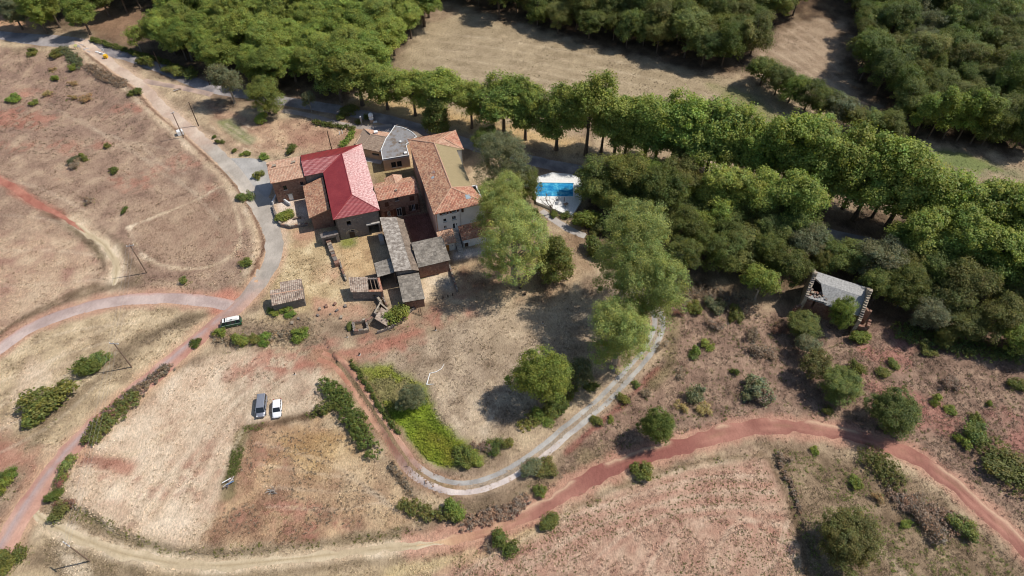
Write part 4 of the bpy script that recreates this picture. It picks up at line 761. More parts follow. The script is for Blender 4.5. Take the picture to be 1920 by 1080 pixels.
wall(rh2, q[0], q[1], ZB, sz*K-.1, mat=STONE_RED); wall(rh2, q[1], q[2], ZB, sz*K-.1, 4.3*K, STONE); wall(rh2, q[2], q[3], ZB, 4.3*K, mat=STONE); M = MB(); M.quad(q[1]+Vector((0, 0, sz*K-.1)), q[2]+Vector((0, 0, 4.3*K)), B(22.4, -12, 4.75)); M.build('gable', STONE, rh2)
rh3 = empty('west_shed', B(8.5, -15, 0), 'small grey sheet-roofed shed on the left side of the long shed', 'shed')
sheets(rh3, B(6.6, -17.0, 3.5), B(10.4, -17.3, 4.2), B(10.4, -12.9, 4.2), B(6.6, -12.7, 3.5), .95, 1.1); q = [B(6.9, -16.7), B(10.3, -16.8), B(10.3, -13.1), B(6.9, -13.0)]
for s_, t_ in ((0, 3), (3, 2)): pass
wall(rh3, q[3], q[0], ZB, 3.4*K, mat=WOODDARK); wall(rh3, q[2], q[3], ZB, 4.0*K, 3.4*K, WOODDARK)
for p_ in (q[0], q[1]): MB().tube([Vector((p_.x, p_.y, ZB)), Vector((p_.x, p_.y, 3.35*K))], .13).build('post', WOOD, rh3)
rh4 = empty('south_shed', B(13, -22, 0), 'low grey sheet-roofed shed at the near end of the long shed', 'shed')
sheets(rh4, B(10.4, -25.4, 3.2), B(15.1, -25.6, 3.0), B(15.4, -18.4, 3.5), B(10.7, -18.2, 3.7), .78, 1.2); q = [B(10.7, -25.0), B(14.9, -25.2), B(15.1, -18.5), B(10.9, -18.4)]
wall(rh4, q[0], q[1], ZB, 3.0*K-.1, 2.8*K-.1, STONE_RED); wall(rh4, q[1], q[2], ZB, 2.8*K, 3.3*K, STONE_RED); wall(rh4, q[3], q[0], ZB, 3.5*K, 3.0*K-.1, STONE)
la = empty('ladder', B(13.3, -26.4, 0), 'dark wooden ladder leaning on the near end of the grey shed', 'ladder')
for s_ in (0, .45): MB().tube([B(13.2+s_, -27.4, .1), B(13.2+s_, -25.75, 2.8)], .06).build('rail', WOODDARK, la)
for k in range(7): MB().tube([B(13.2, -27.4+.235*k, .3+.37*k), B(13.65, -27.4+.235*k, .3+.37*k)], .035).build('rung', WOODDARK, la)
# ---- ruined tile shed, small barn, pigsty
def WQ(x, y, z): return P(480+x/4, 400+y/4, z*K)
ri = empty('ruined_shed', WQ(830, 620, 0), 'roofless-ended stone shed with half its tile roof collapsed', 'shed')
i1, i2, i3, i4 = WQ(712, 592, 2.7), WQ(955, 586, 2.7), WQ(925, 478, 3.3), WQ(693, 482, 3.3); m1 = i1.lerp(i2, .55); m4 = i4.lerp(i3, .62)
slope(ri, [i1, m1, m4, i4], TILE_GREY, .44, .1, sag=.12); slope(ri, [m1, i2, i2.lerp(i3, .14), m1.lerp(m4, .14)], TILE_OLD, .42, .07); slope(ri, [i2.lerp(i3, .1).lerp(i1, .07), i2, i3, i3.lerp(i4, .07)], TILE_RED, .42, .06)
q = inset([i1, i2, i3, i4], .95)
wall(ri, q[0], q[1], ZB, 2.65*K, mat=STONE, holes=[(4.6, 5.5, .6, 1.7)], depth=.45); wall(ri, q[1], q[2], ZB, 2.65*K, 3.2*K, STONE_RED, depth=.45); wall(ri, q[2], q[3], ZB, 3.2*K, mat=STONE, depth=.45); wall(ri, q[3], q[0], ZB, 3.2*K, 2.65*K, STONE_RED, depth=.45)
for k in (.68, .8, .9): MB().tube([i1.lerp(i2, k)-Vector((0, 0, .15)), i4.lerp(i3, k)-Vector((0, 0, .15))], .09).build('rafter', WOOD, ri)
rj = empty('small_barn', WQ(240, 620, 0), 'small stone barn with ribbed old-tile roof beside the road bend', 'barn')
j1, j2, k1, k2 = WQ(118, 695, 2.5), WQ(364, 640, 2.5), WQ(350, 570, 3.2), WQ(106, 612, 3.2); l1, l2 = WQ(341, 493, 2.75), WQ(180, 518, 2.75); kk = WQ(180, 599, 3.2)
slope(rj, [j1, j2, k1, k2], TILE_GREY, .46, .12); slope(rj, [l1, l2, kk, k1], TILE_GREY, .46, .12); slope(rj, [WQ(180, 568, 3.0), WQ(108, 580, 3.0), k2, kk], TILE_GREY, .46, .12); ridge(rj, k2, k1, TILE_PALE)
q = inset([j1, j2, l1, l2, WQ(180, 568, 2.6), WQ(106, 582, 2.6)], .95); zz = [2.4, 2.4, 2.65, 2.65, 2.8, 2.8]
for i in range(6): wall(rj, q[i], q[(i+1) % 6], ZB, zz[i]*K, zz[(i+1) % 6]*K, mat=STONE)
M = MB(); M.quad(q[1]+Vector((0, 0, 2.4*K-q[1].z)), q[2]+Vector((0, 0, 2.65*K-q[2].z)), inset([j1, k1, k2], .97)[1]-Vector((0, 0, .1))); M.build('gable', STONE_PALE, rj)
rk = empty('tile_lean_to', WQ(945, 780, 0), 'tiny tilted lean-to of striped tiles beside the roofless pigsty', 'shed')
slope(rk, [WQ(1003, 748, 1.7), WQ(985, 848, 1.5), WQ(888, 790, 2.1), WQ(940, 703, 2.2)], TILE_GREY, .5, .13)
q = inset([WQ(888, 790, 0), WQ(985, 848, 0), WQ(1003, 748, 0), WQ(940, 703, 0)], .92)
for i, (za, zb) in enumerate(((2.0, 1.4), (1.4, 1.6), (1.6, 2.1), (2.1, 2.0))): wall(rk, q[i], q[(i+1) % 4], ZB, za*K, zb*K, STONE_PALE if i != 0 else STONE)
STONES = {}
def stone_mesh(k):
    if k not in STONES:
        r = np.random.default_rng(k); V = []
        for d in (-1, 1):
            for a, b in ((-1, -1), (1, -1), (1, 1), (-1, 1)): V.append((a*.5*r.uniform(.75, 1), b*.5*r.uniform(.75, 1), d*.5*r.uniform(.8, 1)))
        me = bpy.data.meshes.new('stone'); me.from_pydata(V, [], [(3, 2, 1, 0), (4, 5, 6, 7), (0, 1, 5, 4), (1, 2, 6, 5), (2, 3, 7, 6), (3, 0, 4, 7)]); me.materials.append((STONE_PALE, STONE, STONE_RED, STONE)[k % 4]); STONES[k] = me
    return STONES[k]
def stonewall(name, pts, h, t, label, mat=STONE, cat='wall', rag=.3, cope=True):
    pts = [Vector(p) for p in pts]; root = empty(name, (pts[0].x, pts[0].y, 0), label, cat); M = MB()
    for a, b in zip(pts, pts[1:]):
        d = Vector((b.x-a.x, b.y-a.y, 0)); L = d.length; d.normalize(); nn = Vector((-d.y, d.x, 0)); n = max(1, int(L/.8))
        for i in range(n):
            p = a+d*(L*i/n); q_ = a+d*(L*(i+1)/n); g = hz(p.x, p.y); hh = h*(1-rag*R.random()); tt = t*(.9+.2*R.random())
            M.prism([(p-nn*tt/2)[:2], (q_-nn*tt/2)[:2], (q_+nn*tt/2)[:2], (p+nn*tt/2)[:2]], g-.5, g+hh)
            if cope:
                o = link('coping_stone', stone_mesh(R.randrange(8)), root); o.matrix_local = Matrix.Translation(Vector(((p+q_)[0]/2, (p+q_)[1]/2, g+hh+.06))-wl(root)) @ Matrix.Rotation(math.atan2(d.y, d.x)+R.gauss(0, .15), 4, 'Z') @ Matrix.Diagonal((L/n*.95, tt*1.05, .2+.15*R.random(), 1))
    M.build('masonry', mat, root); return root
def WP(l): return [WQ(x, y, 0) for x, y in l]
stonewall('pigsty', WP([(745, 915), (845, 893), (830, 815), (735, 838), (745, 915)]), 1.3, .5, 'small square roofless stone pigsty beside the dirt track', STONE_PALE, 'ruin')
stonewall('stone_wall', WP([(840, 830), (880, 800), (905, 770), (945, 690), (905, 635)]), 1.3, .5, 'curving low stone wall from the pigsty to the ruined shed', STONE_PALE)
stonewall('stone_wall', WP([(955, 650), (985, 705)]), 1.0, .3, 'short dark stub wall in front of the ruined shed', STONE)
stonewall('stone_wall', WP([(910, 905), (1015, 865), (1190, 715)]), .7, .35, 'low thin wall between the tile lean-to and the ladder', STONE)
stonewall('stone_wall', WP([(525, 160), (560, 260), (590, 340), (615, 400)]), 1.4, 1.1, 'thick crumbling stone wall left of the barn yard', STONE_RED, rag=.5)
stonewall('stone_wall', WP([(625, 350), (650, 440), (680, 510)]), .8, .4, 'thin low wall continuing the crumbling yard wall toward the ruined shed', STONE_PALE, rag=.6)
stonewall('garden_wall', [P(512, 388), P(518, 408), P(528, 424), P(548, 428), P(578, 422)], .9, .45, 'low rubble wall curving round the small garden by the road', STONE)
gw = stonewall('garden_wall', [P(512, 384), P(519, 370), P(523, 366), P(531, 376), P(545, 386)], 1.1, .35, 'white-rendered angled gate wall by the tiled house', RENDER_W, cope=False, rag=.05)
stonewall('stone_wall', [P(843, 500), P(850, 524), P(858, 548)], .9, .35, 'dark low wall right of the gravel yard behind the sheds', STONE)
# ---- the ruined chapel
def CQ(x, y, z): return P(1470+x/7.2, 500+y/7.2, z*K)
rl = empty('ruined_chapel', CQ(640, 620, 0), 'ruined stone chapel with grey slab roof and raised gable walls', 'chapel')
SLAB = plain('lichened mortar roof', lin(158, 156, 152), .95, .3, 2.6)
AC = math.radians(-26); cx_ = Vector((math.cos(AC), math.sin(AC), 0)); cy_ = Vector((-math.sin(AC), math.cos(AC), 0)); c0 = P(1515, 556, 5.2*K); c0.z = 0
def C(u, v, z): return c0+(cx_*u+cy_*v)*K+Vector((0, 0, z*K))
LC = 10.4; ry = 3.5; wy = 7.4
slope(rl, [C(3.6, -.1, 4.5), C(LC, -.1, 4.5), C(LC, ry, 6.6), C(1.6, ry, 6.6)], SLAB, .6, .03, .6, .02, .3, .12); slope(rl, [C(LC, wy, 5.7), C(.1, wy, 5.7), C(.1, ry+1.3, 6.3), C(1.6, ry, 6.6), C(LC, ry, 6.6)], SLAB, .6, .03, .6, .02, .3, .08)
slope(rl, [C(.2, 0, 4.7), C(3.9, 0, 4.9), C(3.4, 1.2, 5.1), C(.2, 1.0, 4.8)], SLAB, .6, .05, .6, .02, .3, .35)
zw = 4.5*K; wall(rl, C(0, .3, 0), C(LC, .3, 0), ZB, zw, mat=STONE_RED, holes=[(1.6, 2.05, 2.2, 4.6), (8.2, 9.0, ZB, 2.4)], depth=.7); wall(rl, C(LC, wy-.3, 0), C(0, wy-.3, 0), ZB, zw, mat=STONE)
for u0, nm in ((-.65, 0), (LC+.02, 1)):
    M = MB(); prof = [(-.5, -1), (wy+.2, -1), (wy+.2, 5.6), (ry+.25, 8.2), (ry+.2, 9.0), (ry-.25, 9.1), (ry-.3, 8.2), (-.5, 5.3)] if not nm else [(-1.2, -1), (wy+.2, -1), (wy+.2, 5.5), (ry+.8, 7.8), (ry+.5, 8.7), (ry, 7.9), (ry-.8, 7.0), (.2, 5.4), (-1.2, 4.2)]
    vs = [C(u0, v, z) for v, z in prof]+[C(u0+.7, v, z) for v, z in prof]; n = len(prof); M.add(vs, [tuple(range(n)), tuple(range(n, 2*n))[::-1]]+[(i, (i+1) % n, n+(i+1) % n, n+i) for i in range(n)]); M.build('gable_wall', STONE_PALE, rl)
    top = prof[2:] if not nm else prof[2:]
    for (v0_, z0_), (v1_, z1_) in zip(top, top[1:]):
        L = math.hypot(v1_-v0_, z1_-z0_); k_ = max(1, int(L/.45))
        for i in range(k_):
            t = (i+.5)/k_; o = link('coping_stone', stone_mesh(R.choice((0, 1, 4, 0, 3, 4))), rl); o.matrix_local = Matrix.Translation(C(u0+.35, v0_+(v1_-v0_)*t, z0_+(z1_-z0_)*t)-wl(rl)) @ Matrix.Rotation(AC+R.gauss(0, .3), 4, 'Z') @ Matrix.Diagonal((.85, .5+.2*R.random(), .25+.3*R.random(), 1))
for (u0, v0_, u1, v1_, h) in ((LC+.7, -.3, LC+2.6, -.2, 2.6), (LC+2.6, -.3, LC+2.7, 1.6, 3.0), (LC+.7, 3.0, LC+2.4, 2.8, 4.2), (-.6, -.4, -1.6, -1.6, 2.6)):
    a, b = C(u0, v0_, 0), C(u1, v1_, 0); M = MB(); d_ = (b-a).normalized(); nn = Vector((-d_.y, d_.x, 0)); k_ = 4
    for i in range(k_): p_ = a.lerp(b, i/k_); q_ = a.lerp(b, (i+1)/k_); M.prism([(p_-nn*.3)[:2], (q_-nn*.3)[:2], (q_+nn*.3)[:2], (p_+nn*.3)[:2]], ZB, h*K*(.8+.25*R.random()))
    M.build('broken_wall', STONE_RED, rl)
for k in range(26):
    o = link('rubble', stone_mesh(R.randrange(8)), rl); o.matrix_local = Matrix.Translation(C(R.uniform(.4, 3.6), R.uniform(.6, 2.6), R.uniform(4.9, 5.4))-wl(rl)) @ Matrix.Rotation(R.random()*3, 4, 'Z') @ Matrix.Diagonal((R.uniform(.3, .7), R.uniform(.3, .6), R.uniform(.2, .4), 1))
# ---- swimming pool
pr = empty('swimming_pool', P(1050, 360), 'rectangular blue swimming pool in a white paved terrace', 'swimming pool')
def deckmat():
    m, t, b = newmat('white paving'); p = wpos(t); br = t.nodes.new('ShaderNodeTexBrick'); br.inputs['Scale'].default_value = 1.2; br.offset = 0; br.inputs['Mortar Size'].default_value = .01
    br.inputs['Color1'].default_value = (*lin(238, 236, 230), 1); br.inputs['Color2'].default_value = (*lin(226, 223, 216), 1); br.inputs['Mortar'].default_value = (*lin(170, 164, 156), 1); t.links.new(p, br.inputs['Vector'])
    t.links.new(br.outputs[0], b.inputs['Base Color']); b.inputs['Roughness'].default_value = .8; return m
PV = deckmat(); zd = 0.75; O_ = [P(1003, 336), P(1035, 327), P(1068, 330), P(1086, 335), P(1091, 344), P(1090, 380), P(1073, 408), P(1058, 404), P(1025, 390), P(1005, 382)]
I_ = [P(1004, 372), P(1074, 372), P(1075, 347), P(1006, 346)]; M = MB()
def ring(outer, inner, z):                                          # terrace round the basin as a fan of quads
    n = len(outer); cI = sum(inner, Vector((0, 0, 0)))/4; dense = []
    for i in range(4):
        for k in range(30): dense.append(inner[i].lerp(inner[(i+1) % 4], k/30))
    def hit(p, polyv):
        d = (p-cI); best = None
        for i in range(len(polyv)):
            a, b = polyv[i], polyv[(i+1) % len(polyv)]; e_ = b-a; den = d.x*e_.y-d.y*e_.x
            if abs(den) < 1e-9: continue
            s = ((a.x-cI.x)*e_.y-(a.y-cI.y)*e_.x)/den; t = ((a.x-cI.x)*d.y-(a.y-cI.y)*d.x)/den
            if s > 0 and -1e-6 <= t <= 1+1e-6: best = s if best is None else max(best, s)
        return cI+d*(best or 1.2)
    outp = [hit(p, outer) for p in dense]; m_ = len(dense)
    for i in range(m_):
        a, b = dense[i], dense[(i+1) % m_]; c_, d_ = outp[(i+1) % m_], outp[i]; v = lambda p, zz: Vector((p.x, p.y, zz))
        M.quad(v(a, z), v(d_, z), v(c_, z), v(b, z)); M.quad(v(d_, z), v(d_, -.9), v(c_, -.9), v(c_, z)); M.quad(v(a, z), v(b, z), v(b, -.2), v(a, -.2))
ring(O_, I_, zd); M.build('terrace', PV, pr)
def watermat():
    m, t, b = newmat('pool water'); p = wpos(t); n = noise(t, .8, 4, p, .6)
    t.links.new(ramp(t, n, [(.35, lin(34, 120, 178)), (.55, lin(62, 156, 200)), (.72, lin(120, 202, 222))]), b.inputs['Base Color']); b.inputs['Roughness'].default_value = .12; bump(t, b, n, .2, .05); return m
MB().prism([p[:2] for p in I_], zd-.55, zd-.14).build('water', watermat(), pr)
M = MB()
for i in range(4):
    a, b = I_[i], I_[(i+1) % 4]; d_ = (b-a).normalized(); nn = Vector((d_.y, -d_.x, 0)); M.prism([(a-d_*.3)[:2], (b+d_*.0)[:2], (b+nn*.35)[:2], (a-d_*.3+nn*.35)[:2]], zd-.1, zd+.03+.003*i)
M.build('coping', WHITE, pr)
pl_ = empty('pool_table', P(1061, 390, zd), 'small brown folding table on the white pool terrace', 'table'); c_ = P(1061, 390); MB().box(c_+Vector((0, 0, zd+.75)), (1.1, .8, .06), .6).build('top', WOOD, pl_)
for a_, b_ in ((-.4, -.3), (.4, -.3), (.4, .3), (-.4, .3)): p_ = Matrix.Rotation(.6, 3, 'Z') @ Vector((a_, b_, 0)); MB().box(c_+p_+Vector((0, 0, zd+.37)), (.06, .06, .74), .6).build('leg', WOODDARK, pl_)
pc = empty('pool_chair', P(1045, 385, zd), 'pale slatted deck chair on the pool terrace', 'chair'); c_ = P(1045, 385)
for k in range(6): MB().box(c_+Vector((-.35+.14*k, 0, zd+.38)), (.1, 1.1, .04), 0).build('slat', METAL, pc)
MB().box(c_+Vector((0, .65, zd+.7)), (.85, .06, .8), 0).build('backrest', METAL, pc)
for a_, b_ in ((-.36, -.5), (.36, -.5), (.36, .5), (-.36, .5)): MB().box(c_+Vector((a_, b_, zd+.18)), (.05, .05, .36)).build('leg', METAL, pc)
ps = empty('parasol', P(1057, 386, zd), 'closed dark parasol on a pole by the pool', 'parasol'); c_ = P(1057, 386); MB().tube([c_+Vector((0, 0, zd)), c_+Vector((0, 0, zd+2.4))], .05).build('pole', WOODDARK, ps); MB().tube([c_+Vector((0, 0, zd+.9)), c_+Vector((0, 0, zd+2.3))], [.13, .05]).build('canopy', WOODDARK, ps); MB().lathe(c_+Vector((0, 0, zd)), [(.3, 0), (.3, .08), (.08, .12)]).build('base', CONC, ps)
# ------------------------------------------------------------------ vegetation
BARK = plain('bark', lin(104, 90, 76), .95, .3, 2); BARK_PALE = plain('pale plane bark', lin(158, 146, 128), .95, .3, 1.5); TWIG = plain('dry twigs', lin(130, 116, 102), .95, .25, 2)
LM = {'plane': leafmat('plane leaves', lin(145, 157, 79), .2, .012), 'pale': leafmat('pale plane leaves', lin(154, 163, 97), .12, .01), 'oak': leafmat('oak leaves', lin(122, 128, 72), .24, .03), 'deep': leafmat('deep green leaves', lin(106, 116, 58), .15, .015),
      'fresh': leafmat('fresh green leaves', lin(132, 146, 70), .15, .02), 'olive': leafmat('olive leaves', lin(122, 126, 66), .2, .02), 'grey': leafmat('grey green leaves', lin(124, 128, 96), .15, .015), 'dry': leafmat('dry scrub leaves', lin(168, 146, 96), .2, .02, .1), 'brown': leafmat('brown scrub leaves', lin(140, 122, 102), .18, .015, .1), 'russet': leafmat('russet leaves', lin(134, 98, 84), .15, .015, .1)}
def crown_mesh(name, seed, blobs, nclump, per, cr, leaf, mat, flat=.85, outer=.5, spread=.45):
    r = np.random.default_rng(seed); w = np.array([b[1][0]*b[1][1]+b[1][0]*b[1][2] for b in blobs]); w = w/w.sum()
    bi = r.choice(len(blobs), nclump, p=w); bc = np.array([b[0] for b in blobs])[bi]; br = np.array([b[1] for b in blobs])[bi]
    d = r.normal(size=(nclump, 3)); d[:, 2] = np.where(d[:, 2] < -.35, -d[:, 2]*.6, d[:, 2]); d /= np.linalg.norm(d, axis=1)[:, None]
    rad = outer+(1-outer)*r.random(nclump)**spread; cc = bc+d*br*rad[:, None]; crr = cr*r.uniform(.5, 1.5, nclump)
    n = nclump*per; C_ = np.repeat(cc, per, 0); D = np.repeat(d, per, 0); RR = np.repeat(crr, per)
    e = r.normal(size=(n, 3)); e /= np.linalg.norm(e, axis=1)[:, None]; pos = C_+e*(RR*(.25+.8*r.random(n)**.6))[:, None]*np.array([1, 1, flat])
    nr = e*.4+D*.35+r.normal(size=(n, 3))*.36+np.array([.12, 0, .5]); nr /= np.linalg.norm(nr, axis=1)[:, None]
    t = np.cross(nr, r.normal(size=(n, 3))); t /= np.linalg.norm(t, axis=1)[:, None]; b = np.cross(nr, t); s = (leaf*r.uniform(.55, 1.3, n))[:, None]*.5
    V = np.stack([pos-t*s, pos-b*s*.75+nr*s*.15, pos+t*s, pos+b*s*.75+nr*s*.1], 1).reshape(-1, 3); F = np.arange(4*n).reshape(n, 4)
    cl = np.repeat(r.uniform(.74, 1.22, nclump), per)*r.uniform(.66, 1.34, n); ye = np.repeat(r.uniform(-.1, .14, nclump), per)+r.uniform(-.08, .1, n)
    col = np.stack([cl*(1+ye*1.3), cl, cl*(1-ye)], -1); return np_mesh(name, V, F, mat, np.repeat(col, 4, 0)), cc
def trunk_mesh(name, seed, h, r0, cc, nl, mat, bare=.4, lean=.3):
    r = random.Random(seed); M = MB(); top = Vector((r.uniform(-lean, lean), r.uniform(-lean, lean), h*.82)); ax = lambda t: Vector((top.x*t*t, top.y*t*t, -.4+(top.z+.4)*t))
    M.tube([ax(k/6) for k in range(7)], [r0*(1.25 if k == 0 else 1-.8*k/6) for k in range(7)], 7); idx = [r.randrange(len(cc)) for _ in range(nl)]
    for i in idx:
        q = Vector(cc[i]); t = min(.9, max(bare, q.z/h-.22)); a = ax(t); mid = a.lerp(q, .5)+Vector((0, 0, .06*h*r.random())); M.tube([a, mid, q], [r0*.34*(1.15-t), r0*.2*(1.15-t), .03], 5)
    me = bpy.data.meshes.new(name); me.from_pydata(M.v, [], M.f); me.materials.append(mat); return me
def blobs_tree(seed, h, base, r, n):
    q = random.Random(seed); out = [((0, 0, (h+base)/2), (r*.72, r*.72, (h-base)/2*.8))]
    for k in range(n):
        a = 2*math.pi*k/n+q.uniform(-.5, .5); z = base+(h-base)*q.uniform(.22, .85); f = math.sin(math.pi*min(.97, max(.12, (z-base)/(h-base)*.85+.1))); rr = r*q.uniform(.34, .5)
        out.append(((math.cos(a)*r*.58*f, math.sin(a)*r*.58*f, z), (rr, rr, rr*.95)))
    return out
PROTO = {}
def proto(key, var, seed, h, base, r, nb, ncl, per, cr, leaf, bark=BARK, r0=.3, nl=14, flat=.85, outer=.5, blobs=None):
    for k in range(var):
        bl = blobs(seed+k) if blobs else blobs_tree(seed+k, h, base, r, nb)
        for m in ('x',): pass
        PROTO[(key, k)] = dict(seed=seed+k, h=h, r=r, bl=bl, ncl=ncl, per=per, cr=cr, leaf=leaf, bark=bark, r0=r0, nl=nl, flat=flat, outer=outer, base=base)
    PROTO[key] = var
proto('avenue', 5, 100, 18, 2.4, 5.4, 14, 420, 66, 1.0, .34, BARK, .42, 22)
proto('wood', 5, 200, 13, 1.2, 5.0, 11, 270, 80, .95, .27, BARK, .28, 8)
proto('slim', 2, 260, 13, 1.2, 2.6, 6, 130, 56, .85, .32, BARK, .2, 6)
proto('giant', 2, 300, 23, 1.4, 8.0, 15, 560, 100, 1.05, .23, BARK_PALE, .7, 24)
proto('round', 2, 400, 12, .8, 5.4, 12, 370, 92, .85, .235, BARK, .35, 10)
proto('light', 3, 450, 11, 2.0, 4.0, 9, 170, 56, .85, .28, BARK_PALE, .26, 14, outer=.35)
proto('cone', 1, 500, 10, .3, 3.4, 8, 260, 70, .75, .26, BARK, .25, 4, blobs=lambda s: [((0, 0, 2.4), (3.2, 3.2, 2.3)), ((0, 0, 5), (2.6, 2.6, 2.6)), ((.2, 0, 7.6), (1.7, 1.7, 2.2)), ((.1, .1, 9.2), (.9, .9, 1.2))])
def bush_blobs(s):
    q = random.Random(s); return [((q.uniform(-1, 1), q.uniform(-.8, .8), q.uniform(.25, 1.1)), (q.uniform(.35, .85), q.uniform(.35, .85), q.uniform(.35, .85))) for _ in range(8)]
proto('bush', 5, 600, 1.9, 0, 1.5, 5, 70, 46, .40, .18, BARK, .06, 8, blobs=bush_blobs)
proto('scrub', 4, 700, 1.3, 0, 1.5, 5, 52, 34, .42, .16, TWIG, .05, 16, blobs=bush_blobs)
MESH = {}
def get_mesh(key, k):
    p = PROTO[(key, k)]
    if ('g', key, k) not in MESH:
        me, cc = crown_mesh('crown', p['seed'], p['bl'], p['ncl'], p['per'], p['cr'], p['leaf'], LM['oak'], p['flat'], p['outer'])
        MESH[('g', key, k)] = me, trunk_mesh('trunk', p['seed'], p['h'], p['r0'], cc, p['nl'], p['bark'], .3 if key != 'avenue' else .42)
    return MESH[('g', key, k)]
def plant(name, key, leafk, p, s, label=None, cat='tree', group=None, sz=None, k=None):
    k = R.randrange(PROTO[key]) if k is None else k; c, t = get_mesh(key, k)
    o = bpy.data.objects.new(name, None); COL.objects.link(o); o.empty_display_size = .2; o.location = (p[0], p[1], hz(p[0], p[1])); o.rotation_euler = (0, 0, R.random()*6.283); z = sz or s; v_ = .3 if key in ('bush', 'scrub') else .14; o.scale = (s*R.uniform(1-v_, 1+v_), s*R.uniform(1-v_, 1+v_), z)
    tag(o, label, cat, group); co = link('crown', c, o); co.material_slots[0].link = 'OBJECT'; co.material_slots[0].material = LM[leafk]; link('trunk', t, o); return o
def ordn(n): return ['first', 'second', 'third', 'fourth', 'fifth', 'sixth', 'seventh', 'eighth', 'ninth', 'tenth', 'eleventh', 'twelfth', 'thirteenth', 'fourteenth', 'fifteenth', 'sixteenth', 'seventeenth', 'eighteenth', 'nineteenth', 'twentieth', 'twenty-first', 'twenty-second', 'twenty-third', 'twenty-fourth', 'twenty-fifth', 'twenty-sixth', 'twenty-seventh', 'twenty-eighth', 'twenty-ninth', 'thirtieth'][n]
# avenue: far row, then near row, trunk feet as seen
FAR = [(640, 190), (680, 197), (727, 205), (779, 217), (830, 228), (885, 240), (945, 252), (985, 262), (1043, 281), (1098, 290), (1150, 300), (1205, 312), (1255, 320), (1305, 330), (1350, 338), (1400, 352), (1445, 364), (1495, 380), (1545, 396), (1600, 412), (1660, 428), (1720, 446), (1785, 464), (1850, 482), (1915, 500)]
for i, (x, y) in enumerate(FAR):
    s = (1.25 if i < 8 else 1.4)*R.uniform(.88, 1.12); plant('plane_tree', 'avenue', 'plane', P(x, y), s, '%s plane tree from the left along the far side of the avenue' % ordn(i), 'tree', 'plane trees lining the avenue', sz=s*(.84 if i < 8 else .98)*R.uniform(.9, 1.08))
for i, ((x0, y0), (x1, y1)) in enumerate(zip(FAR[9:], FAR[10:])):
    s = R.uniform(1.0, 1.25); plant('plane_tree', 'avenue', 'plane', P((x0+x1)/2+R.uniform(-8, 8), (y0+y1)/2-9+R.uniform(-4, 4)), s, '%s plane tree from the left filling a gap behind the far avenue row' % ordn(i), 'tree', 'plane trees lining the avenue', sz=s*R.uniform(.9, 1.05))
NEAR = [(1345, 412), (1405, 428), (1465, 445), (1690, 492), (1760, 512), (1830, 535), (1895, 556)]
for i, (x, y) in enumerate(NEAR):
    s = R.uniform(1.2, 1.4); plant('plane_tree', 'avenue', 'plane', P(x, y), s, '%s plane tree from the left along the near side of the avenue' % ordn(i), 'tree', 'plane trees lining the avenue', sz=s*.85)
def scatter(pxpoly, d, seed, n=4000):
    pts = PX(pxpoly); r = random.Random(seed); x0 = min(p.x for p in pts); x1 = max(p.x for p in pts); y0 = min(p.y for p in pts); y1 = max(p.y for p in pts); out = []
    for _ in range(n):
        x, y = r.uniform(x0, x1), r.uniform(y0, y1)
        if not inside(np.array([x]), np.array([y]), pts)[0]: continue
        if all((x-a)**2+(y-b)**2 > d*d for a, b in out): out.append((x, y))
    return out
# massed trees: those of the front row can be counted off, the rest stand in the crowd
def front(ps, binw=6.0):
    best = {}
    for p in ps:
        k = int(math.floor(p[0]/binw))
        if k not in best or p[1] < best[k][1]: best[k] = p
    f = sorted(best.values()); f = [p for p in f if P_vis(p)][:30]; return {p: i for i, p in enumerate(f)}
def P_vis(p):
    q = Vector((p[0], p[1], -CAMH)); z = q.y*_c-q.z*_s; return abs(q.x/z*FPX) < 960
def mass(reg, d, seed, name, key, pick, smin, smax, zmin, zmax, lab, frontlab, group):
    ps = scatter(reg, d, seed); fr = front(ps)
    for p in ps:
        s = R.uniform(smin, smax); kk = key if R.random() < .88 or key == 'avenue' else 'slim'
        plant(name, kk, pick(), p, s, (frontlab % ordn(fr[p])) if p in fr else lab, 'tree', group, sz=s*R.uniform(zmin, zmax))
mass([(300, 108), (330, 40), (300, -30), (830, -30), (800, 60), (742, 105), (690, 172), (630, 180), (540, 168), (440, 150), (360, 128)], 6.3, 1, 'plane_tree', 'avenue', lambda: 'plane', .95, 1.2, .72, .86, 'plane tree deep in the dense plantation left of the far meadow', '%s plane tree from the left along the near edge of the dense plantation', 'plane trees of the plantation')
for p in scatter([(560, 30), (520, -40), (760, -40), (700, 20)], 6.0, 2): plant('woodland_tree', 'wood', 'oak', p, R.uniform(1.1, 1.35), 'darker broadleaf tree among the plantation planes', 'tree', 'dark trees within the plantation')
pick = lambda: R.choices(['oak', 'deep', 'olive', 'fresh', 'grey'], [6, 3.2, .7, .35, .8])[0]
mass([(830, -40), (1520, -40), (1500, 20), (1425, 78), (1410, 128), (1350, 138), (1230, 104), (1100, 76), (980, 48), (885, 22)], 5.6, 3, 'oak_tree', 'wood', pick, .9, 1.4, .8, 1.15, 'dark oak deep in the wood behind the far meadow', '%s oak from the left along the meadow edge of the far wood', 'oaks of the wood behind the far meadow')
mass([(1590, -40), (2060, -40), (2060, 300), (1900, 290), (1790, 262), (1710, 246), (1660, 200), (1612, 150), (1605, 60)], 5.6, 4, 'oak_tree', 'wood', pick, .9, 1.4, .8, 1.15, 'dark oak deep in the large wood of the upper right corner', '%s oak from the left along the near edge of the upper right wood', 'oaks of the upper right wood')
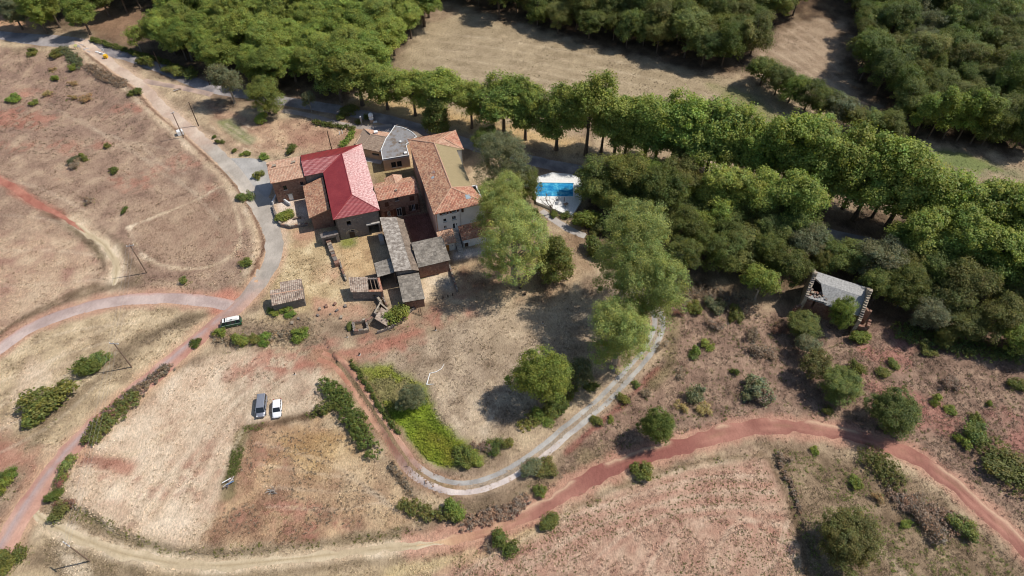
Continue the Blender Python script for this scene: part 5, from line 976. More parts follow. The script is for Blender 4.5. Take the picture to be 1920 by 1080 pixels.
for i, (x, y) in enumerate([(1425, 160), (1452, 178), (1478, 192), (1508, 206), (1535, 222), (1562, 236), (1592, 248), (1622, 258), (1655, 266)]):
    plant('hedgerow_tree', 'wood', ['deep', 'oak', 'fresh', 'oak', 'deep', 'grey', 'olive', 'oak', 'deep'][i], P(x, y), R.uniform(1.0, 1.25), '%s tree from the left in the hedgerow between meadow and clearing' % ordn(i), 'tree', 'hedgerow between meadow and clearing', sz=R.uniform(.7, .85))
for i, (x, y) in enumerate([(1712, 258), (1738, 262), (1766, 262), (1792, 266), (1818, 270)]): plant('poplar', 'slim', 'fresh', P(x, y), R.uniform(1.15, 1.45), '%s slim light-green tree from the left at the right wood edge' % ordn(i), 'tree', 'slim trees at the edge of the right wood')
# upper left corner trees
for i, (x, y, sz_, lk, lab) in enumerate([(42, 54, .8, 'grey', 'thin pale leaning plane at the upper left corner'), (88, 62, 1.0, 'fresh', 'plane left of the forked track opening'), (112, 50, 1.1, 'plane', 'leafy plane just left of the forked track mouth'), (170, 64, .95, 'plane', 'plane right of the forked track mouth'), (128, 28, 1.2, 'plane', 'plane above the forked track mouth'), (60, 20, 1.1, 'deep', 'dark tree at the far upper left'), (205, 30, 1.0, 'deep', 'dark slim tree beyond the roadside hedge'), (238, 22, 1.1, 'deep', 'dark tree behind the young hedge plane'), (350, 112, .95, 'plane', 'plane at the left front corner of the plantation')]):
    plant('plane_tree', 'avenue', lk, P(x, y), sz_*.95, lab, 'tree', sz=sz_*.88)
for p in scatter([(-80, -50), (300, -50), (285, 20), (190, 8), (140, 14), (60, 8), (-80, 0)], 7.5, 6): plant('plane_tree', 'avenue', R.choice(['plane', 'deep', 'oak']), p, R.uniform(.9, 1.15), 'tree of the shaded grove along the upper left frame edge', 'tree', 'trees of the upper left grove')
plant('young_tree', 'light', 'plane', P(265, 96), .8, 'young light-green tree rising from the roadside hedge', 'tree', sz=.9)
# named trees
NT = [('pale_plane_tree', 'giant', 'pale', (1196, 628), 1.12, 1.18, 'huge pale plane tree in the middle beside the loop track'), ('pale_plane_tree', 'giant', 'pale', (1165, 562), 1.15, 1.28, 'huge pale plane tree rising behind the middle one'), ('pale_plane_tree', 'giant', 'pale', (1150, 692), .95, .92, 'second lower pale plane tree in front of the huge one'), ('pale_plane_tree', 'giant', 'pale', (962, 530), 1.0, 1.0, 'pale grey-green tree hiding the right end of the white house'), ('pale_plane_tree', 'giant', 'pale', (940, 455), .85, .95, 'pale tree just behind the one hiding the white house'),
      ('plane_tree', 'giant', 'grey', (945, 375), .95, .9, 'grey-green tree right of the long house roof'), ('olive_tree', 'round', 'olive', (985, 375), .85, .85, 'olive-green tree just left of the pool'), ('cypress', 'cone', 'olive', (1038, 520), 1.45, 1.35, 'dense conical olive-green tree below the pool path'), ('laurel', 'bush', 'deep', (1108, 470), 2.3, 2.4, 'dark glossy laurel bush at the end of the pool path'),
      ('round_tree', 'round', 'fresh', (1012, 745), 1.18, 1.12, 'round bright-green tree casting a shadow on the lawn'), ('small_tree', 'light', 'grey', (1085, 722), .72, .7, 'small thin grey-green tree right of the round lawn tree'), ('dense_tree', 'round', 'deep', (1235, 415), 1.5, 1.35, 'large dark-green tree in the belt right of the pool'), ('ivy_tree', 'cone', 'deep', (820, 248), 1.25, 1.2, 'dark ivy-clad column tree behind the long house'),
      ('dark_tree', 'wood', 'deep', (915, 292), .9, .75, 'dark tree at the far right corner of the long house'), ('garden_tree', 'round', 'olive', (505, 212), 1.02, .95, 'broad olive-coloured tree at the garden edge'), ('garden_tree', 'light', 'grey', (440, 192), 1.4, 1.15, 'spreading grey-green tree left of the broad olive tree'), ('small_tree', 'light', 'grey', (584, 208), .62, .65, 'small thin grey tree right of the broad olive tree'), ('shrub', 'bush', 'fresh', (493, 226), 1.3, 1.9, 'yellow-green shrub below the broad olive tree'),
      ('round_bush', 'round', 'grey', (775, 766), .6, .52, 'round grey-green tree standing in the green patch'), ('small_oak', 'round', 'deep', (1224, 824), .7, .75, 'small dark-green oak alone above the red track'), ('broad_tree', 'round', 'oak', (1575, 1030), 1.12, .72, 'broad round tree alone at the bottom right'), ('broad_tree', 'round', 'oak', (1655, 798), 1.15, .78, 'broad green tree overhanging the red track'), ('oak_tree', 'round', 'oak', (1565, 738), .78, .58, 'oak left of the tree overhanging the red track'), ('oak_tree', 'light', 'oak', (1518, 705), .85, .6, 'smaller oak left of the pair above the red track'),
      ('chapel_fig', 'round', 'fresh', (1562, 612), .55, .78, 'bright-green tree growing against the chapel wall'), ('dark_tree', 'round', 'oak', (1498, 624), .72, .45, 'dark rounded tree in front of the chapel left gable'), ('grey_tree', 'light', 'grey', (1510, 665), .8, .5, 'greyish tree below the dark rounded one by the chapel'), ('dark_tree', 'wood', 'oak', (1668, 552), 1.0, .72, 'green tree right behind the chapel roof'), ('dark_tree', 'wood', 'oak', (1590, 508), 1.0, .7, 'green tree beyond the chapel ridge'), ('mustard_tree', 'round', 'olive', (1525, 512), .6, .68, 'mustard-coloured tree behind the chapel left gable'),
      ('light_tree', 'light', 'plane', (1300, 462), 1.0, .95, 'light-green tree left of the wood lane'), ('light_tree', 'light', 'plane', (1345, 450), 1.1, 1.1, 'taller light-green tree above the wood lane'), ('light_tree', 'light', 'fresh', (1415, 560), 1.05, .95, 'yellow-green tree left of the chapel'), ('light_tree', 'light', 'fresh', (1455, 470), .8, .8, 'yellow-green tree in the belt above the bare branches'), ('pool_shrub', 'bush', 'fresh', (1098, 425), 2.7, 2.7, 'tall light-green shrub at the near right corner of the pool'), ('mustard_bush', 'round', 'olive', (1762, 645), .48, .42, 'mustard round bush at the edge of the right scrub')]
for n, k, lk, p, s, z, lab in NT: plant(n, k, lk, P(*p), s, lab, 'bush' if 'bush' in n or n in ('laurel', 'shrub', 'pool_shrub') else 'tree', sz=z, k=0 if k != 'giant' else (NT.index((n, k, lk, p, s, z, lab)) % 2))
# belt wood between the avenue and the chapel
for p in scatter([(1110, 372), (1180, 350), (1320, 385), (1420, 440), (1500, 470), (1560, 500), (1700, 540), (1760, 520), (2000, 580), (2000, 670), (1850, 650), (1720, 622), (1660, 590), (1480, 545), (1400, 520), (1300, 505), (1262, 515), (1270, 455), (1150, 425)], 5.2, 8):
    if math.hypot(p[0]-C(5, 3.5, 0).x, p[1]-C(5, 3.5, 0).y) < 11 or math.hypot(p[0]-C(5, -4, 0).x, p[1]-C(5, -4, 0).y) < 8: continue
    lk = R.choices(['oak', 'deep', 'olive', 'grey', 'fresh'], [4, 2.6, 1, 1.6, .8])[0]; s = R.uniform(.85, 1.25); plant('scrub_oak', 'wood', lk, p, s, 'scrub oak in the belt wood between avenue and chapel', 'tree', 'scrub oaks in the belt wood', sz=s*R.uniform(.7, 1))
# bare trees
def bare_mesh(seed, h):
    r = random.Random(seed); M = MB()
    def grow(p, d, L, rad, lv):
        q = p+d*L; M.tube([p, p.lerp(q, .5)+Vector((r.uniform(-.1, .1), r.uniform(-.1, .1), 0))*L*.4, q], [rad, rad*.85, rad*.65], 5)
        if lv == 0: return
        for _ in range(3 if lv > 1 else 4):
            nd = (d+Vector((r.gauss(0, .5), r.gauss(0, .5), r.gauss(.05, .3)))).normalized(); grow(p.lerp(q, r.uniform(.5, 1)), nd, L*r.uniform(.55, .8), rad*.55, lv-1)
    grow(Vector((0, 0, -.3)), Vector((r.uniform(-.1, .1), r.uniform(-.1, .1), 1)), h*.36, h*.016+.05, 4); me = bpy.data.meshes.new('branches'); me.from_pydata(M.v, [], M.f); me.materials.append(TWIG); return me
BM = [bare_mesh(11, 9), bare_mesh(12, 8)]
for i, (x, y, s, lab) in enumerate([(1032, 402, 1.15, 'bare forked tree standing over the pool'), (1662, 520, 1.0, 'grey dead tree in the dark gap right behind the chapel'), (1492, 505, .85, 'grey tangle of dead branches left behind the chapel'), (1208, 590, .8, 'bare tree at the head of the loop track beside the huge plane'), (1815, 620, .9, 'grey bare tree at the right edge of the belt wood'), (1860, 575, .8, 'bare tree among planes near the right frame edge')]):
    o = bpy.data.objects.new('bare_tree', BM[i % 2]); COL.objects.link(o); p = P(x, y); o.location = (p.x, p.y, hz(p.x, p.y)); o.scale = (s, s, s); o.rotation_euler = (0, 0, i*1.3); tag(o, lab, 'tree', 'bare trees')
# hedges: trimmed strips of leaves along a line
def hedge(name, px, w, h, leafk, lab, seed, cat='hedge', dens=1.0, leaf=.26):
    c = smooth(PX(px), 6) if len(px) > 2 else [np.array(P(*q)[:2]) for q in px]; L = [0]
    for i in range(1, len(c)): L.append(L[-1]+float(np.hypot(*(c[i]-c[i-1]))))
    n = max(3, int(L[-1]/.7)); t = np.linspace(0, L[-1], n); bl = []; q = random.Random(seed); o0 = Vector((c[0][0], c[0][1], hz(c[0][0], c[0][1])))
    for s in t: x, y = np.interp(s, L, [p[0] for p in c]), np.interp(s, L, [p[1] for p in c]); k = q.uniform(.8, 1.15); bl.append(((x-o0.x+q.uniform(-.2, .2)*w, y-o0.y+q.uniform(-.2, .2)*w, h*.45*k), (w*.55*k, w*.55*k, h*.5*k)))
    me, cc = crown_mesh('crown', seed, bl, int(n*7*w*dens), 22, .38, leaf, LM[leafk]); r = empty(name, o0, lab, cat); link('crown', me, r)
    M = MB()
    for b in bl[::2]: M.tube([(b[0][0], b[0][1], -.3), (b[0][0], b[0][1], h*.6)], [.06, .03], 5)
    m2 = bpy.data.meshes.new('stems'); m2.from_pydata(M.v, [], M.f); m2.materials.append(BARK); tag(link('stems', m2, r), kind='stuff')
hedge('tall_hedge', [(612, 722), (640, 745), (660, 785), (680, 820), (696, 848)], 3.4, 2.2, 'deep', 'tall dark-green hedge between the cars field and the rutted track', 31); hedge('tall_hedge', [(600, 772), (622, 768), (645, 760)], 2.6, 1.8, 'deep', 'short hedge spur pointing to the parked cars', 32)
hedge('roadside_hedge', [(172, 76), (220, 90), (262, 104), (310, 118), (365, 140)], 1.8, 1.3, 'deep', 'long clipped hedge on the far side of the top road', 33); hedge('garden_hedge', [(590, 230), (620, 236), (660, 242)], 1.6, 1.2, 'deep', 'clipped dark hedge along the garden path', 34)
hedge('garden_hedge', [(642, 275), (655, 262), (662, 250)], 1.8, 1.2, 'fresh', 'loose green hedge beside the bungalow', 35); hedge('verge_scrub', [(165, 830), (195, 800), (225, 770), (250, 742)], 4.0, 1.5, 'oak', 'green thicket along the lower road edge by the straw field', 36, 'thicket', .8); hedge('verge_scrub', [(255, 738), (285, 715), (320, 690)], 2.8, .9, 'brown', 'brown dry thicket continuing the roadside scrub uphill', 37, 'thicket', .7)
hedge('verge_scrub', [(405, 630), (440, 640), (500, 632), (570, 628)], 2.6, .8, 'brown', 'dry scrub band below the camper van', 38, 'thicket', .7); hedge('verge_scrub', [(760, 950), (800, 970), (850, 965)], 2.8, 1.6, 'oak', 'scrub thicket at the tip of the field below the loop', 39, 'thicket', .8); hedge('verge_scrub', [(870, 985), (930, 968), (985, 945)], 2.8, .9, 'brown', 'brown brush between loop track and red track', 40, 'thicket', .7)
hedge('verge_scrub', [(1075, 720), (1050, 755), (1010, 785), (980, 800)], 3.2, 1.2, 'olive', 'olive scrub along the inner bank of the loop track', 41, 'thicket', .8); hedge('verge_scrub', [(1860, 840), (1880, 870), (1910, 905)], 5.5, 2.2, 'oak', 'large green thicket at the right frame edge', 42, 'thicket', .9); hedge('verge_scrub', [(1620, 860), (1660, 880), (1680, 910)], 5, 2.0, 'oak', 'green thicket inside the bend of the red track', 43, 'thicket', .8); hedge('verge_scrub', [(1680, 930), (1730, 960), (1800, 985)], 4, 1.4, 'brown', 'brown bramble thicket below the green one in the bend', 44, 'thicket', .8)
hedge('vine_edge', [(660, 682), (690, 730), (725, 785), (748, 815)], .9, .7, 'deep', 'dark low hedge on the left edge of the green patch', 45, 'hedge'); hedge('field_hedge', [(1462, 870), (1484, 915), (1500, 960)], .9, .8, 'brown', 'thin dark hedge line at the right edge of the reddish field', 46)
hedge('verge_scrub', [(170, 130), (200, 150), (235, 165)], 3.6, 1.1, 'brown', 'grey-brown brush on the bank left of the upper road', 47, 'thicket', .6); hedge('verge_scrub', [(118, 96), (140, 112), (150, 128)], 3.4, 1.3, 'grey', 'grey-green brush by the sign boards at the upper left', 48, 'thicket', .7)
hedge('bank_brush', [(735, 870), (755, 905), (775, 935)], 1.6, .8, 'brown', 'brown brush on the outer bank of the loop track', 49, 'thicket', .7); hedge('woodland_edge', [(1255, 560), (1300, 545), (1350, 560), (1400, 580)], 5.5, 1.4, 'brown', 'brown undergrowth at the near edge of the belt wood', 50, 'thicket', .6); hedge('woodland_edge', [(1690, 625), (1740, 640), (1850, 660), (1920, 672)], 5.0, 1.6, 'oak', 'green undergrowth at the right edge of the belt wood', 51, 'thicket', .6)
# green ground cover of the small plot (low leafy plants)
gp_ = PX([(678, 712), (700, 705), (738, 690), (790, 724), (826, 776), (878, 838), (892, 856), (842, 878), (802, 866), (774, 830), (742, 800), (722, 765), (700, 738)]); r = np.random.default_rng(77); x0 = min(p.x for p in gp_); x1 = max(p.x for p in gp_); y0 = min(p.y for p in gp_); y1 = max(p.y for p in gp_)
xx = r.uniform(x0, x1, 26000); yy = r.uniform(y0, y1, 26000); kk_ = inside(xx, yy, gp_); xx, yy = xx[kk_], yy[kk_]; den = fbm(xx, yy, 5, 91, 3); kk_ = r.random(len(xx)) < np.clip((den-.3)*3, .1, 1); xx, yy = xx[kk_], yy[kk_]; n = len(xx); cc0 = COLG[at_grid(xx, yy)]
pos = np.stack([xx, yy, height(xx, yy)+r.uniform(.05, .38, n)], -1); nr = r.normal(size=(n, 3))*.55+np.array([0, 0, 1]); nr /= np.linalg.norm(nr, axis=1)[:, None]; t = np.cross(nr, r.normal(size=(n, 3))); t /= np.linalg.norm(t, axis=1)[:, None]; b = np.cross(nr, t); s = r.uniform(.1, .22, n)[:, None]
V = np.stack([pos-t*s, pos-b*s, pos+t*s, pos+b*s], 1).reshape(-1, 3); VC = vcol('ground plants', 4, .2); tag(link('ground_cover', np_mesh('ground_cover', V, np.arange(4*n).reshape(n, 4), VC, np.repeat(cc0*r.uniform(.7, 1.3, (n, 1)), 4, 0))), 'bright green low leafy plants filling the plot inside the loop track', 'plants', kind='stuff')
# ------------------------------------------------------------------ single bushes
LMK = [(434, 606, 'the camper van'), (505, 765, 'the two parked cars'), (230, 667, 'the middle utility pole'), (260, 485, 'the pole by the pale path'), (145, 1040, 'the bottom left utility pole'), (540, 550, 'the small barn'), (1565, 570, 'the chapel'), (1015, 690, 'the round lawn tree'), (1222, 790, 'the lone small oak'), (1575, 985, 'the broad bottom right tree'), (1655, 750, 'the tree over the red track'), (650, 790, 'the tall hedge'), (600, 340, 'the red roof'), (340, 240, 'the white tank'), (90, 200, 'the upper left red bare soil'), (40, 870, 'the red junction'), (700, 600, 'the pigsty'), (850, 900, 'the loop track bend'), (1050, 360, 'the pool'), (1180, 500, 'the huge pale plane'), (270, 120, 'the top road fork')]
BU = [(28, 188, 1.5, 'fresh'), (65, 196, 1.0, 'olive'), (60, 102, 1.4, 'olive'), (108, 150, 1.3, 'fresh'), (140, 132, 1.4, 'fresh'), (100, 132, .9, 'dry'), (138, 158, 1.1, 'dry'), (90, 178, 1.2, 'dry'), (135, 185, 1.0, 'dry'), (163, 188, 1.5, 'dry'), (62, 96, 1.2, 'deep'), (105, 105, 1.6, 'olive'), (255, 182, 1.4, 'olive'), (272, 122, 2.2, 'olive'), (320, 130, 2.0, 'olive'), (348, 138, 2.6, 'olive'), (140, 305, 1.5, 'grey'), (160, 298, 1.1, 'olive'), (200, 276, 1.0, 'olive'), (212, 322, 1.0, 'deep'), (233, 395, .9, 'deep'), (347, 528, 1.1, 'oak'), (145, 310, 1.4, 'brown'), (165, 378, 1.0, 'brown'), (462, 372, 1.5, 'oak'), (464, 500, 1.4, 'olive'),
      (545, 281, 1.3, 'deep'), (493, 296, 1.2, 'fresh'), (465, 288, .8, 'deep'), (486, 330, 1.3, 'olive'), (440, 284, .8, 'deep'), (458, 290, .9, 'fresh'), (402, 258, .7, 'deep'), (413, 266, .9, 'deep'), (531, 412, 1.9, 'fresh'), (548, 405, .8, 'deep'), (592, 410, 1.2, 'deep'), (665, 438, 1.1, 'fresh'), (742, 596, 2.6, 'fresh'), (655, 614, .9, 'olive'), (512, 586, 1.2, 'fresh'), (535, 583, 1.4, 'fresh'), (548, 590, 1.1, 'fresh'), (446, 642, 1.9, 'fresh'), (410, 628, 1.2, 'fresh'), (480, 636, 1.3, 'olive'), (565, 632, 1.5, 'fresh'), (500, 640, 1.2, 'fresh'), (366, 644, .9, 'deep'),
      (170, 692, 2.4, 'deep'), (182, 682, 1.7, 'oak'), (100, 755, 3.3, 'olive'), (72, 776, 2.5, 'olive'), (122, 738, 2.0, 'oak'), (128, 888, 1.7, 'oak'), (120, 908, 1.2, 'russet'), (102, 936, 1.2, 'deep'), (110, 964, 1.5, 'oak'), (122, 952, 1.2, 'russet'), (26, 890, 1.3, 'fresh'), (12, 916, 1.4, 'fresh'), (5, 900, 1.2, 'oak'), (28, 1040, 1.8, 'olive'), (14, 1062, 1.6, 'olive'),
      (846, 962, 2.2, 'fresh'), (868, 862, 1.6, 'deep'), (885, 860, 1.4, 'fresh'), (900, 845, 1.3, 'brown'), (925, 842, 1.2, 'oak'), (950, 835, 1.2, 'olive'), (1022, 880, 1.5, 'oak'), (995, 890, 1.7, 'grey'), (1010, 925, 1.4, 'olive'), (1028, 988, 1.3, 'olive'), (950, 1020, 1.6, 'deep'), (925, 1024, 1.2, 'brown'), (1200, 890, 1.8, 'olive'), (1110, 728, 1.2, 'deep'), (1075, 700, 1.2, 'oak'), (1042, 770, 1.6, 'deep'), (1020, 785, 1.4, 'fresh'),
      (1305, 660, 1.2, 'fresh'), (1328, 648, 1.2, 'fresh'), (1298, 668, .9, 'oak'), (1375, 700, .9, 'deep'), (1306, 745, 1.9, 'grey'), (1318, 770, 1.2, 'dry'), (1275, 765, 1.0, 'dry'), (1422, 735, 2.2, 'grey'), (1428, 745, 1.8, 'brown'), (1168, 748, 1.2, 'olive'), (1190, 722, .9, 'oak'), (1210, 740, 1.0, 'brown'), (1122, 795, 1.0, 'olive'), (1145, 790, .6, 'fresh'), (1275, 700, 1.0, 'brown'), (1240, 650, 1.0, 'brown'), (1430, 660, 1.9, 'brown'), (1460, 620, 1.6, 'russet'), (1410, 630, 1.4, 'brown'), (1345, 610, 1.5, 'brown'), (1380, 590, 1.7, 'olive'),
      (1606, 640, 1.8, 'fresh'), (1670, 682, 1.2, 'olive'), (1655, 698, 1.2, 'olive'), (1605, 690, 1.6, 'olive'), (1740, 660, 1.2, 'olive'), (1780, 720, 1.6, 'brown'), (1755, 755, 1.3, 'fresh'), (1780, 770, 1.0, 'fresh'), (1830, 790, 1.2, 'olive'), (1855, 760, .8, 'fresh'), (1905, 722, 1.3, 'olive'), (1800, 830, 1.3, 'fresh'), (1830, 818, 2.6, 'oak'), (1526, 846, .7, 'fresh'), (1470, 862, 1.0, 'brown'), (1600, 905, 1.0, 'fresh'), (1700, 985, 1.0, 'fresh'), (1720, 950, 1.7, 'brown'), (1800, 990, 1.9, 'oak'), (1745, 990, 1.9, 'brown'), (1640, 935, 1.0, 'dry'), (1550, 770, 1.0, 'olive'), (1885, 880, 3.0, 'oak'),
      (1060, 408, 1.2, 'deep'), (1040, 405, 1.1, 'deep'), (1080, 415, 1.3, 'oak'), (1125, 430, 2.2, 'oak'), (1200, 455, 2.5, 'olive'), (1225, 480, 2.2, 'olive'), (1160, 400, 2.4, 'deep'), (1000, 402, 1.5, 'deep'), (660, 210, 2.2, 'olive'), (672, 232, 1.0, 'oak'), (690, 222, 1.2, 'olive'), (640, 222, 1.3, 'olive'), (1270, 590, 1.5, 'russet'), (1300, 580, 1.9, 'olive'), (1340, 575, 1.6, 'grey')]
CN = {'fresh': 'bright green', 'olive': 'olive', 'dry': 'straw-coloured dry', 'deep': 'dark green', 'grey': 'grey-green', 'oak': 'mid-green', 'brown': 'brown dry', 'russet': 'russet'}
by = {}
for b_ in BU:
    d_, l_ = min((math.hypot(b_[0]-x, (b_[1]-y)*1.3), l) for x, y, l in LMK); by.setdefault((l_, b_[3]), []).append((d_, b_))
for (l_, c_), lst in by.items():
    lst.sort()
    for i, (d_, (x, y, s, lk)) in enumerate(lst):
        which = '' if len(lst) == 1 else (', nearest of its colour' if i == 0 else ', %s nearest of its colour' % ordn(i)); size = 'large ' if s > 2.2 else ('small ' if s < 1.05 else '')
        kd = 'scrub' if lk in ('dry', 'brown', 'russet') else 'bush'
        plant('bush' if kd == 'bush' else 'dry_bush', kd, lk, P(x, y), s*.9, '%s%s bush by %s%s' % (size, CN[lk], l_, which), 'bush', 'bushes on the dry grassland', sz=s*.9*R.uniform(.6, .95))
# low dry scrub that covers the rough slopes, too small to tell apart
def lowscrub(name, px, n, leafk, lab, seed, r0=.28, leaf=.15, xy=None):
    pts = PX(px) if px else [P(0, 0), P(1, 1)]; r = np.random.default_rng(seed); x = r.uniform(min(p.x for p in pts), max(p.x for p in pts), n*3); y = r.uniform(min(p.y for p in pts), max(p.y for p in pts), n*3)
    k = inside(x, y, pts) & (fbm(x, y, 5, seed, 3) > .43); x, y = x[k][:n], y[k][:n]
    if xy is not None: x, y = xy
    for pl, hw, off in NOGO: k = seg_dist(x, y, pl[::2] if len(pl) > 12 else pl) > hw+.3; x, y = x[k], y[k]
    n = len(x); per = 18; rr = np.repeat(r.uniform(.6, 1.7, n)*r0, per); e = r.normal(size=(n*per, 3)); e /= np.linalg.norm(e, axis=1)[:, None]; pos = np.stack([np.repeat(x, per), np.repeat(y, per), np.repeat(height(x, y), per)+rr*.5], -1)+e*(rr*(.3+.8*r.random(n*per)))[:, None]*np.array([1.2, 1.2, .7])
    nr = e*.6+r.normal(size=e.shape)*.4+np.array([0, 0, .5]); nr /= np.linalg.norm(nr, axis=1)[:, None]; t = np.cross(nr, r.normal(size=e.shape)); t /= np.linalg.norm(t, axis=1)[:, None]; b = np.cross(nr, t); s = (leaf*r.uniform(.5, 1.3, n*per))[:, None]*.6
    V = np.stack([pos-t*s, pos-b*s*.6, pos+t*s, pos+b*s*.6], 1).reshape(-1, 3); cl = np.repeat(r.uniform(.7, 1.3, n), per)*r.uniform(.7, 1.3, n*per); tag(link(name, np_mesh(name, V, np.arange(len(V)).reshape(-1, 4), LM[leafk], np.repeat(np.stack([cl]*3, -1), 4, 0))), lab, 'scrub', kind='stuff')
_r = np.random.default_rng(9); _b = [(P(b_[0], b_[1]), b_[2]) for b_ in BU for _ in range(9)]; _a = _r.random(len(_b))*6.283; _d = np.array([q[1] for q in _b])*_r.uniform(.8, 1.9, len(_b))
_xy = (np.array([q[0].x for q in _b])+np.cos(_a)*_d, np.array([q[0].y for q in _b])+np.sin(_a)*_d); _h = len(_b)//2; _i = _r.permutation(len(_b))
lowscrub('bush_litter', None, 0, 'brown', 'dry brown growth round the feet of the bushes', 311, .3, .15, (_xy[0][_i[:_h]], _xy[1][_i[:_h]])); lowscrub('bush_litter', None, 0, 'olive', 'olive growth round the feet of the bushes', 312, .26, .15, (_xy[0][_i[_h:]], _xy[1][_i[_h:]]))
lowscrub('verge_grass', [(455, 800), (600, 768), (606, 780), (460, 812)], 150, 'olive', 'dark grass strip below the two parked cars', 313, .25); lowscrub('verge_grass', [(440, 815), (462, 812), (440, 930), (418, 935)], 200, 'olive', 'dark grass strip around the timber pile', 314, .28); lowscrub('verge_grass', [(245, 648), (400, 582), (408, 592), (330, 625), (200, 705)], 260, 'brown', 'brown grass band between the two lower roads', 315, .28)
lowscrub('verge_grass', [(900, 1020), (1080, 945), (1300, 862), (1425, 845), (1425, 858), (1300, 878), (1080, 962), (910, 1035)], 320, 'olive', 'olive grass between red track and reddish field', 316, .28)
SCR = [(1250, 570), (1450, 590), (1600, 650), (1920, 670), (1960, 1000), (1830, 920), (1700, 830), (1500, 780), (1250, 820), (1100, 880), (1010, 930), (1140, 780), (1245, 660)]
lowscrub('low_scrub', SCR, 2600, 'brown', 'low brown scrub tufts over the right-hand slope', 301); lowscrub('low_scrub', SCR, 900, 'olive', 'low olive scrub tufts over the right-hand slope', 302); lowscrub('low_scrub', [(-40, 90), (150, 105), (290, 190), (330, 260), (200, 300), (-40, 280)], 900, 'brown', 'low brown tufts on the upper left field', 303)
lowscrub('low_scrub', [(430, 600), (520, 595), (660, 600), (690, 640), (560, 650), (400, 650)], 420, 'brown', 'low brown tufts around the camper van and pigsty', 304); lowscrub('low_scrub', [(1450, 840), (1600, 860), (1830, 990), (1920, 1090), (1530, 1090), (1480, 940)], 900, 'olive', 'low olive tufts in the bottom right corner', 305); lowscrub('field_weeds', [(760, 1080), (1000, 985), (1250, 900), (1430, 860), (1490, 1000), (1500, 1080)], 1500, 'deep', 'tiny dark weeds dotting the reddish field', 306, .12, .1)
lowscrub('low_scrub', [(480, 805), (610, 785), (770, 960), (520, 1025), (400, 1000)], 500, 'brown', 'low brown tufts in the field below the cars', 307, .2); lowscrub('verge_grass', [(150, 950), (330, 1030), (600, 1015), (770, 990), (780, 1005), (600, 1040), (330, 1055), (130, 970)], 400, 'olive', 'olive grass along the lower field edge', 308, .22)
# ------------------------------------------------------------------ grass tussocks
def on_road(x, y):
    m = np.zeros(x.shape, bool)
    for pl, hw, off in NOGO: m |= seg_dist(x, y, pl[::2] if len(pl) > 12 else pl) < hw-abs(off)*.2-.35
    return m
r = np.random.default_rng(5); n = 260000; ty = 36+(232-36)*r.random(n)**1.35; tx = (r.random(n)*2-1)*(94+(ty-36)*.52)
ft = TUFT[at_grid(tx, ty)]*sstep(.32, .6, fbm(tx, ty, 3.5, 95, 3)); k = r.random(n) < ft*.95; tx, ty = tx[k], ty[k]; k = ~on_road(tx, ty); tx, ty = tx[k], ty[k]
lx = (tx/K-ORG.x)*UX.x+(ty/K-ORG.y)*UX.y; ly = (tx/K-ORG.x)*UY.x+(ty/K-ORG.y)*UY.y
k = ~(((lx > -13) & (lx < 34.5) & (ly > -11) & (ly < 26)) & ~((ly < 0) & (lx < 10)) | ((lx > 6.5) & (lx < 23) & (ly > -26) & (ly < 0))); tx, ty = tx[k], ty[k]; n = len(tx); gc = COLG[at_grid(tx, ty)]; tz = height(tx, ty)
sc = r.uniform(.13, .34, n)*(.7+.6*fbm(tx, ty, 9, 97, 2)); V = []; a0 = r.random(n)*6.283
mixo = (r.random(n) < .12)[:, None]; gcol = gc*r.uniform(.62, 1.4, (n, 1)); gcol = np.where(mixo, gcol*.55+np.array(lin(98, 92, 56))*.45, gcol)
for j in range(3):
    a = a0+j*2.1; dx, dy = np.cos(a), np.sin(a); w = sc*.55; V.append(np.stack([np.stack([tx-dy*w, ty+dx*w, tz-.02], -1), np.stack([tx+dy*w, ty-dx*w, tz-.02], -1), np.stack([tx+dx*sc*.9, ty+dy*sc*.9, tz+sc*r.uniform(.35, .8, n)], -1)], 1))
V = np.concatenate(V, 0).reshape(-1, 3); F = np.arange(len(V)).reshape(-1, 3)
tag(link('dry_grass', np_mesh('dry_grass', V, F, VC, np.repeat(np.tile(gcol, (3, 1)), 3, 0))), 'tussocks of dry grass scattered over the fields', 'grass', kind='stuff')
# ------------------------------------------------------------------ vehicles
def carpaint(name, c, met=0): 
    m, t, b = newmat(name); b.inputs['Base Color'].default_value = (*c, 1); b.inputs['Roughness'].default_value = .3; b.inputs['Metallic'].default_value = met; b.inputs['Coat Weight'].default_value = .5; b.inputs['Coat Roughness'].default_value = .08; return m
LAMP = glassmat('lamp lens', (.55, .55, .56)); REDL = glassmat('tail lamp', (.35, .02, .02)); BLACKP = plain('black trim', (.025, .025, .027), .6, .1)
def loft(prof, W, name, mat, root, crown=.06):                      # prof: list of (x, zbottom, ztop, halfwidth factor)
    M = MB(); n = len(prof); vs = []; ring = 10
    for x, z0, z1, f in prof:
        w = W/2*f; h = z1-z0
        vs += [(x, -w*.92, z0), (x, -w, z0+h*.18), (x, -w, z0+h*.62), (x, -w*.93, z0+h*.9), (x, -w*.7, z1), (x, w*.7, z1), (x, w*.93, z0+h*.9), (x, w, z0+h*.62), (x, w, z0+h*.18), (x, w*.92, z0)]
    fs = [(i*ring+k, i*ring+(k+1) % ring, (i+1)*ring+(k+1) % ring, (i+1)*ring+k) for i in range(n-1) for k in range(ring)]+[tuple(range(ring))[::-1], tuple(range((n-1)*ring, n*ring))]
    M.add(vs, fs); return M.build(name, mat, root, True, Vector((0, 0, 0)))
def local(M, name, mat, root): return M.build(name, mat, root, False, Vector((0, 0, 0)))
